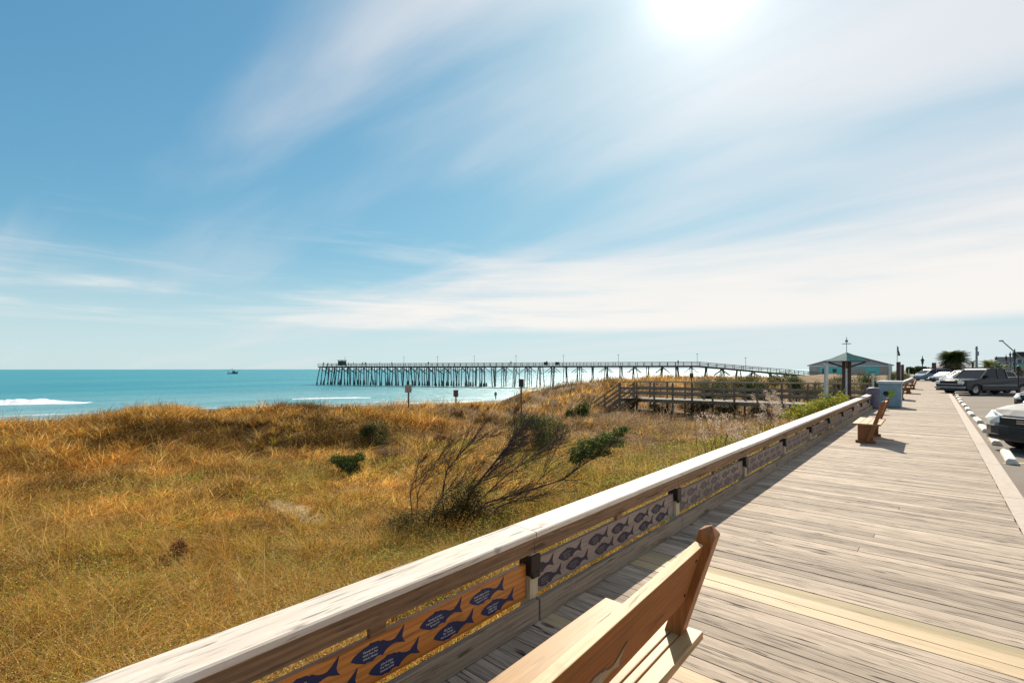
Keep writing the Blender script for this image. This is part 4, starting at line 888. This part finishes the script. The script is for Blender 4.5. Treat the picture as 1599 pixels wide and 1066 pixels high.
# the big windswept shrub
t = empty('windswept_shrub', gz(715, 8.0)); tag(t, 'large windswept half bare shrub with dark twigs leaning right', 'shrub'); org = Vector(t.location); tw = MB(); TIPS = []
def branch(pts, r0, depth=0):
    tw.tube([p-org for p in pts], [r0*(1-.75*i/(len(pts)-1)) for i in range(len(pts))], 5, cap=False)
    if depth >= 3: TIPS.append(pts[-1]); return
    nb = [15, 7, 4][depth]
    for i in range(nb):
        s_ = random.uniform(.25, 1); j = s_*(len(pts)-1); i0 = int(min(j, len(pts)-2)); p = pts[i0].lerp(pts[i0+1], j-i0)
        d = (pts[i0+1]-pts[i0]).normalized(); L_ = [.50, .32, .2][depth]*random.uniform(.5, 1.2)
        r_ = Vector((random.gauss(0, 1), random.gauss(0, 1), random.gauss(.40, .7))).normalized(); wind = Vector((RX, RY, .25))
        dd = (d*.9+r_*.6+wind*.25).normalized(); q = [p]
        for k_ in range(3): dd = (dd+Vector((RX*.08, RY*.08, .03))+.25*Vector((random.gauss(0, 1), random.gauss(0, 1), random.gauss(0, 1)))*.5).normalized(); q.append(q[-1]+dd*L_/3)
        branch(q, r0*.45, depth+1)
BRS = [([(720, 822), (758, 785), (830, 764), (880, 748), (915, 722), (945, 704)], 8.0, 9.0, .020),
       ([(715, 822), (745, 785), (790, 742), (832, 712), (858, 696)], 8.0, 9.6, .018),
       ([(705, 820), (735, 768), (772, 722), (792, 698), (804, 680), (808, 668)], 8.0, 8.6, .024),
       ([(700, 822), (690, 780), (697, 735), (725, 700), (738, 688)], 8.0, 8.3, .016),
       ([(650, 806), (652, 770), (668, 735), (692, 706)], 8.2, 8.6, .011), ([(648, 806), (640, 770), (650, 735), (655, 712)], 8.2, 8.2, .010), ([(655, 806), (690, 775), (722, 752), (750, 730)], 8.2, 8.9, .012),
       ([(725, 822), (780, 790), (820, 775), (850, 740), (856, 705)], 7.9, 8.4, .014), ([(712, 822), (735, 800), (790, 780), (860, 770)], 7.9, 7.7, .012), ([(700, 815), (725, 770), (760, 745), (800, 700)], 8.1, 7.8, .012)]
for pts, d0, d1, r_ in BRS:
    q = [P(u, v, d0+(d1-d0)*i/(len(pts)-1)) for i, (u, v) in enumerate(pts)]
    q[0].z = float(H(q[0].x, q[0].y))-.1; branch(q, r_)
tw.build('branches', M['bark'], t, smooth=True)
bl = []
for u, v, D, rx, rz_ in ((903, 706, 8.9, .20, .15), (918, 695, 9., .22, .15), (932, 692, 9., .22, .15), (948, 684, 9.1, .22, .15), (967, 674, 9.2, .16, .14), (938, 706, 9.2, .24, .10), (898, 716, 8.8, .15, .12), (962, 692, 9.3, .20, .12), (918, 710, 9., .22, .10), (975, 670, 9.2, .10, .08)):
    bl.append((tuple(P(u, v, D)-org), (rx, rx, rz_*.8)))
C = blob_points(bl, 6500); V, Fc, cc = leaves_np(C, .034, palette(DG+[(.10, .17, .03)], [1, 1.5, 1.5, 1, 1], len(C)), .1); mesh_np('crown', V, Fc, cc, M['leaf'], t)
bl = [(tuple(P(u, v, D)-org), (rx*1.1, rx*1.1, rz_*1.15)) for u, v, D, rx, rz_ in ((738, 785, 8.0, .20, .24), (742, 762, 8.1, .14, .18), (720, 800, 7.9, .26, .16), (760, 800, 8.0, .2, .13), (690, 808, 8.0, .24, .14), (650, 812, 8.1, .35, .16), (625, 818, 8.0, .3, .12), (770, 812, 7.9, .3, .14), (790, 800, 8.0, .22, .12), (725, 775, 8.1, .22, .3), (700, 790, 8., .3, .2))]
C = blob_points(bl, 15000); V, Fc, cc = leaves_np(C, .03, palette([(.10, .08, .02), (.06, .06, .02), (.15, .12, .03), (.08, .04, .02)], [1, 1, 1, 1], len(C)), .1); mesh_np('undergrowth_leaves', V, Fc, cc, M['leaf'], t)

# --- trees beyond
def tree(name, u, D, vt, w_, lb, cols, n=3000, ls=.35, group=None):
    p = PD(u, D, -.12); t = empty(name, p, YAW); tag(t, lb, 'tree', group); h = P(0, vt, D).z+.12; bl = []
    for i in range(10): bl.append(((RNG.uniform(-.38, .38)*w_, RNG.uniform(-.3, .3)*w_, h*RNG.uniform(.35, .82)), (w_*RNG.uniform(.12, .22), w_*.2, h*RNG.uniform(.12, .2))))
    b = MB(); b.tube([(0, 0, -.2), (0, 0, h*.35), (w_*.05, 0, h*.6)], [.22, .16, .1], 7)
    for x in bl: b.tube([(0, 0, h*.3), x[0]], [.09, .03], 5)
    b.build('trunk', M['bark'], t); C = blob_points(bl, n); V, Fc, cc = leaves_np(C, ls, palette(cols, [1]*len(cols), n), .1); mesh_np('crown', V, Fc, cc, M['leaf'], t)
tree('dark_tree', 1428, 125, 571, 4.2, 'dark round tree left of the first lantern lamp', DG, group='dark trees at the end of the boardwalk'); tree('dark_tree', 1441, 130, 570, 5.4, 'wider dark tree directly behind the first lantern lamp', DG, group='dark trees at the end of the boardwalk')
def palm(u, D, vt, crown_r, lb, cols, nf=42, trunk_r=.25, fl=1., trunks=1, name='palm_tree', droop=1.):
    p = PD(u, D, -.12); t = empty(name, p, YAW); tag(t, lb, 'palm', 'palm trees beyond the car park'); h = P(0, vt, D).z+.12; hc = h-crown_r*.75
    b = MB()
    for k in range(trunks):
        x = (k-(trunks-1)/2)*trunk_r*2.2; b.tube([(x, 0, -.2), (x+random.uniform(-.1, .1), .1, hc*.5), (x*.4, 0, hc)], [trunk_r*1.2, trunk_r, trunk_r*.9], 9)
    b.build('trunk', M['palmbark'], t); V = []; Fc = []; Cc = []
    for i in range(nf):
        az = random.uniform(0, 2*math.pi); el = random.uniform(-.45, 1.5); L_ = crown_r*random.uniform(.85, 1.1); ca, sa = math.cos(az), math.sin(az); col = np.array(random.choice(cols))*random.uniform(.7, 1.3)
        if el < 0 and random.random() < .6: col = np.array((.20, .14, .08))*random.uniform(.6, 1.2)
        pts = []
        for s_ in np.linspace(0, 1, 8):
            r2 = L_*s_*math.cos(el-.5*s_*droop); z = hc+L_*s_*math.sin(el)-.35*L_*s_*s_*droop; pts.append(Vector((r2*ca, r2*sa, z)))
        for j in range(7):
            d = (pts[j+1]-pts[j]); up = Vector((0, 0, 1)); sd_ = d.cross(up).normalized() if d.cross(up).length > 1e-3 else Vector((1, 0, 0))
            lw = L_*.24*math.sin(math.pi*(.12+.85*j/7))
            for s in (-1, 1):
                for q in (.0, .5):
                    a0 = pts[j]+d*q; tip = a0+sd_*s*lw*random.uniform(.8, 1.1)+d*1.1+Vector((0, 0, -lw*.35*random.uniform(.3, 1.3))); b0 = len(V); V += [a0, a0+d*.42, tip]; Fc.append((b0, b0+1, b0+2)); Cc += [col]*3
    mesh_np('crown', np.array([tuple(v) for v in V]), np.array(Fc), np.array(Cc), M['leaf'], t)
PG = [(.07, .11, .03), (.10, .14, .035), (.14, .18, .05), (.05, .08, .025)]
palm(1489, 100, 546.5, 2.75, 'large round headed palm with a thick trunk above the parked cars', PG, 330, .5, trunks=3, droop=.9)
palm(1519, 118, 560, 1.3, 'small dark palm left of the utility pole', PG, 30, .2); palm(1543, 88, 561, 1.6, 'yellow-green bushy palm right of the utility pole', [(.13, .16, .03), (.18, .19, .04)], 70, .3)
palm(1551, 100, 560.5, 1.2, 'thin dark palm before the grey building', PG, 28, .13); palm(1562, 80, 566, 1.4, 'low dark palm above the pickup bed', PG, 50, .2); palm(1592, 72, 570, 1.3, 'dark palm under the blue-grey building', PG, 50, .2)

# ------------------------------------------------------------------ dune grass
def grass(n, dmin, dmax, umin, umax, seg, hmul, wmul, pw_, name, arc_=0., mask=None, cols=None, lb='', keep=None):
    q = RNG.uniform(0, 1, n); D = (dmin**pw_+(dmax**pw_-dmin**pw_)*q)**(1/pw_); u = RNG.uniform(umin, umax, n); L = (u-CU)/F*D
    x = L*RX+D*FX; y = L*RY+D*FY
    ok = (x < -2.36) & (x > -23.8) & (y < 84); ok &= ~((y > 27.2) & (y < 29.3) & (x > -15.2))
    for cx, cy, rx, ry in SANDP: ok &= (((x-cx)/rx)**2+((y-cy)/ry)**2+.9*vnoise(x, y, .5, 31) > 1.25) | (RNG.uniform(0, 1, n) < .06)
    if mask is not None: ok &= mask(x, y)
    ok &= RNG.uniform(0, 1, n) < np.clip((vnoise(x, y, .36, 44)*.6+vnoise(x, y, 1.1, 45)*.4-.30)*3.2, .08, 1); x, y, D = x[ok], y[ok], D[ok]; n = len(x); z = H(x, y)
    cl = vnoise(x, y, .38, 41); cl2 = vnoise(x, y, 1.7, 42); hgt = hmul*(.45+.75*cl*cl2*2)*RNG.uniform(.55, 1.2, n)*np.where(x < -14, 1.25, 1.)
    nearrail = sst(-5.5, -3., x); hgt *= 1-.35*nearrail
    w_ = wmul*np.maximum(1, D/5.5)*RNG.uniform(.6, 1.4, n)
    # colour: straw, brown, rust, green by place
    straw = [(.58, .38, .085), (.50, .30, .06), (.68, .49, .17)]; brown = [(.26, .105, .018), (.32, .14, .024), (.14, .055, .013)]; rust = [(.28, .125, .026), (.36, .18, .04)]; green = [(.34, .28, .016), (.46, .37, .025), (.19, .175, .014)]
    if cols is None:
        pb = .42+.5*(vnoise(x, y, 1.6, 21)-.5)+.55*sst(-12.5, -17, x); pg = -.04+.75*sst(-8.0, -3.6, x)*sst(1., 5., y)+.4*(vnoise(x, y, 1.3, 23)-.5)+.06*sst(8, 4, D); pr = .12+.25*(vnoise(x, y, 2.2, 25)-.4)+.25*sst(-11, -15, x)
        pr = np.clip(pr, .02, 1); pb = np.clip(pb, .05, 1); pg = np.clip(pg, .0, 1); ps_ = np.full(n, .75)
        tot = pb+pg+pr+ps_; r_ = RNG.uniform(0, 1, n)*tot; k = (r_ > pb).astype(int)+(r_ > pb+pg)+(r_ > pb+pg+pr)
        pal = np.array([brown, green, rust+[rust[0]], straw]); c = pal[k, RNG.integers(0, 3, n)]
        scarp_shade = np.where((vnoise(x, y, 1.9, 71)+.25*vnoise(x, y, .6, 72) > .70) & (x < -13.5), .30, 1.)  # patches of dark brown grass, shade of the crest mounds painted into their colour
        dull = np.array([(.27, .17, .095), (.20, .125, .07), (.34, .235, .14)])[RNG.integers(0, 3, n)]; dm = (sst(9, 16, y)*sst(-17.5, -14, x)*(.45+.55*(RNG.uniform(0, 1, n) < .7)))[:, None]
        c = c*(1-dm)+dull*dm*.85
        c = c*scarp_shade[:, None]*1.36*(1+.5*RNG.uniform(-1, 1, (n, 1)))*(.55+.9*vnoise(x, y, .5, 27))[:, None]*(.8+.4*vnoise(x, y, 2.3, 28))[:, None]
    else: c = palette(cols, [1]*len(cols), n)
    az = RNG.uniform(0, 2*np.pi, n); wd = np.array([RX, RY]); lean = RNG.uniform(.1, .9, n)+(RNG.uniform(0, 1, n) < .5)*RNG.uniform(.2, 1.3, n); dx = np.cos(az)*.8+wd[0]*.35; dy = np.sin(az)*.8+wd[1]*.35
    pa = RNG.uniform(0, 2*np.pi, n); px, py = np.cos(pa), np.sin(pa)
    ts = np.linspace(0, 1, seg+1); V = []
    a_ = RNG.uniform(0, 1, n)*arc_
    for i, t_ in enumerate(ts):
        hx_ = hgt*lean*(t_**1.6)*(1+a_*.9); zz = hgt*(t_-.62*a_*t_**2.4); bx_ = x+dx*hx_; by = y+dy*hx_; ww = w_*(1-.55*t_)/2
        if i < seg: V.append(np.stack([bx_-px*ww, by-py*ww, z+zz-.02], -1)); V.append(np.stack([bx_+px*ww, by+py*ww, z+zz-.02], -1))
        else: V.append(np.stack([bx_, by, z+zz], -1))
    V = np.stack(V, 1); m_ = V.shape[1]; base = np.arange(n)[:, None]*m_
    Fc = []
    for i in range(seg-1): Fc.append(base+np.array([[2*i, 2*i+1, 2*i+3, 2*i+2]]))
    Fc.append(base+np.array([[2*seg-2, 2*seg-1, 2*seg]]))
    o = mesh_np(name, V.reshape(-1, 3), Fc, np.repeat(c, m_, 0), M['grass']); tag(o, lb, 'grass', kind='stuff'); return o
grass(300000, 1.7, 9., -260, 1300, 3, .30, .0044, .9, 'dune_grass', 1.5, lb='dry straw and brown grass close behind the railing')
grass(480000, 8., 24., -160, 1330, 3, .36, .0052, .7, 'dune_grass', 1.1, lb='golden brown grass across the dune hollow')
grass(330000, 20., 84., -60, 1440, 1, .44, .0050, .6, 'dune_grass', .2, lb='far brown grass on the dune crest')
grass(16000, 1.8, 7.5, -260, 800, 5, .62, .0050, 1., 'dune_grass', 1.6, cols=[(.70, .50, .20), (.62, .40, .11), (.50, .38, .06), (.62, .22, .02)], lb='long arching pale blades in the near grass')
grass(700, 13., 26., -60, 700, 3, .62, .0032, 1., 'dune_grass', .1, mask=lambda x, y: x < -15.5, cols=[(.30, .19, .08), (.20, .12, .06)], lb='thin upright stalks along the dune crest')
def tussocks(n, dmin, dmax, umin, umax, nb, hm, wm, lb, xm=-2.75, pl_=None):
    D = (dmin**.9+(dmax**.9-dmin**.9)*RNG.uniform(0, 1, n))**(1/.9); u = RNG.uniform(umin, umax, n); L = (u-CU)/F*D; x = L*RX+D*FX; y = L*RY+D*FY
    ok = (x < xm) & (x > -21.5) & (vnoise(x, y, 1.3, 81) > .36); x, y, D = x[ok], y[ok], D[ok]; n = len(x)
    pal = np.array([(.66, .45, .12), (.52, .30, .06), (.46, .34, .05), (.40, .20, .04), (.62, .44, .18), (.42, .22, .04)] if pl_ is None else pl_); tc_ = pal[RNG.integers(0, 6, n)]
    sc_ = RNG.uniform(.55, 1.25, n); idx = np.repeat(np.arange(n), nb); m_ = len(idx); az = RNG.uniform(0, 2*np.pi, m_); r0 = RNG.uniform(0, .07, m_)*sc_[idx]
    bx = x[idx]+np.cos(az)*r0; by = y[idx]+np.sin(az)*r0; bz = H(bx, by); h = hm*sc_[idx]*RNG.uniform(.6, 1.15, m_); reach = h*RNG.uniform(.25, 1.15, m_); dr = RNG.uniform(.1, .75, m_)
    w_ = wm*np.maximum(1, D/5.5)[idx]*RNG.uniform(.7, 1.4, m_); px, py = -np.sin(az), np.cos(az); V = []; seg = 4
    for i in range(seg+1):
        t_ = i/seg; hx_ = reach*t_**1.5; zz = h*(t_-dr*t_**2.6); cx_, cy_ = bx+np.cos(az)*hx_, by+np.sin(az)*hx_; ww = w_*(1-.7*t_)/2
        if i < seg: V += [np.stack([cx_-px*ww, cy_-py*ww, bz+zz-.02], -1), np.stack([cx_+px*ww, cy_+py*ww, bz+zz-.02], -1)]
        else: V.append(np.stack([cx_, cy_, bz+zz], -1))
    V = np.stack(V, 1); k = V.shape[1]; base = np.arange(m_)[:, None]*k; Fc = [base+np.array([[2*i, 2*i+1, 2*i+3, 2*i+2]]) for i in range(seg-1)]+[base+np.array([[2*seg-2, 2*seg-1, 2*seg]])]
    c = tc_[idx]*(1+.4*RNG.uniform(-1, 1, (m_, 1)))
    tag(mesh_np('grass_tussocks', V.reshape(-1, 3), Fc, np.repeat(c, k, 0), M['grass']), lb, 'grass', kind='stuff')
tussocks(1500, 1.9, 7.5, -260, 1250, 55, .42, .0042, 'arching tussocks of pale grass close behind the railing')
tussocks(3600, 7., 24., -160, 1300, 26, .46, .0046, 'tussocks of golden grass out in the dune hollow')
tussocks(420, 14., 27., -160, 1000, 60, .62, .0042, 'taller ragged tussocks along the dune crest', -15.2, [(.40, .22, .05), (.26, .12, .025), (.50, .32, .08), (.16, .07, .015), (.34, .16, .03), (.44, .28, .08)])
# leafy ground cover
n = 300000; D = (1.7**.8+(17**.8-1.7**.8)*RNG.uniform(0, 1, n))**(1/.8); u = RNG.uniform(-240, 1330, n); L = (u-CU)/F*D; x = L*RX+D*FX; y = L*RY+D*FY
gr = vnoise(x, y, 1.1, 61); ok = (x < -2.36) & (x > -13) & ((gr+.55*sst(-8.5, -3.8, x)*sst(-1, 4, y)+.0) > .60+.25*RNG.uniform(-1, 1, n)) & ((x < -3.6) | (RNG.uniform(0, 1, n) < .45)); x, y, D = x[ok], y[ok], D[ok]
C = np.stack([x, y, H(x, y)+RNG.uniform(.03, .34, len(x))*(.5+.8*vnoise(x, y, .4, 62))], -1); V, Fc, cc = leaves_np(C, .019*np.maximum(1, D/5.), palette([(.30, .31, .035), (.42, .40, .06), (.18, .22, .03), (.36, .26, .05), (.22, .12, .03)], [1.2, 1, 1, .7, .5], len(C)), .3, .6)
tag(mesh_np('ground_cover', V, Fc, cc, M['leaf']), 'yellow-green leafy ground cover behind the railing', 'ground cover', kind='stuff')
n = 520000; D = (1.7**.6+(22**.6-1.7**.6)*RNG.uniform(0, 1, n))**(1/.6); D = np.maximum(D, 1.7); u = RNG.uniform(-240, 1330, n); L = (u-CU)/F*D; x = L*RX+D*FX; y = L*RY+D*FY; ok = (x < -2.36) & (x > -19) & ((D < 10) | (RNG.uniform(0, 1, n) < .5)); x, y, D = x[ok], y[ok], D[ok]
C = np.stack([x, y, H(x, y)+RNG.uniform(.05, .42, len(x))*(.5+.8*vnoise(x, y, .45, 41))], -1); V, Fc, cc = leaves_np(C, .017*np.maximum(1, D/7.), palette([(.60, .42, .13), (.34, .18, .045), (.66, .50, .22), (.16, .07, .02), (.38, .34, .04)], [1, 1, .45, 1.6, .2], len(C), .4), 0, .32)
tag(mesh_np('grass_seed_heads', V, Fc, cc, M['plume']), 'fluffy dry seed heads scattered through the dune grass', 'seed heads', kind='stuff')
# reed stalks in front of the walkway
grass(900, 19., 27., 930, 1330, 3, 1.15, .004, 1., 'reed_stalks', .15, mask=lambda x, y: (y > 19) & (y < 27), cols=[(.34, .26, .16), (.24, .17, .10)], lb='pale reed stalks standing in front of the walkway')
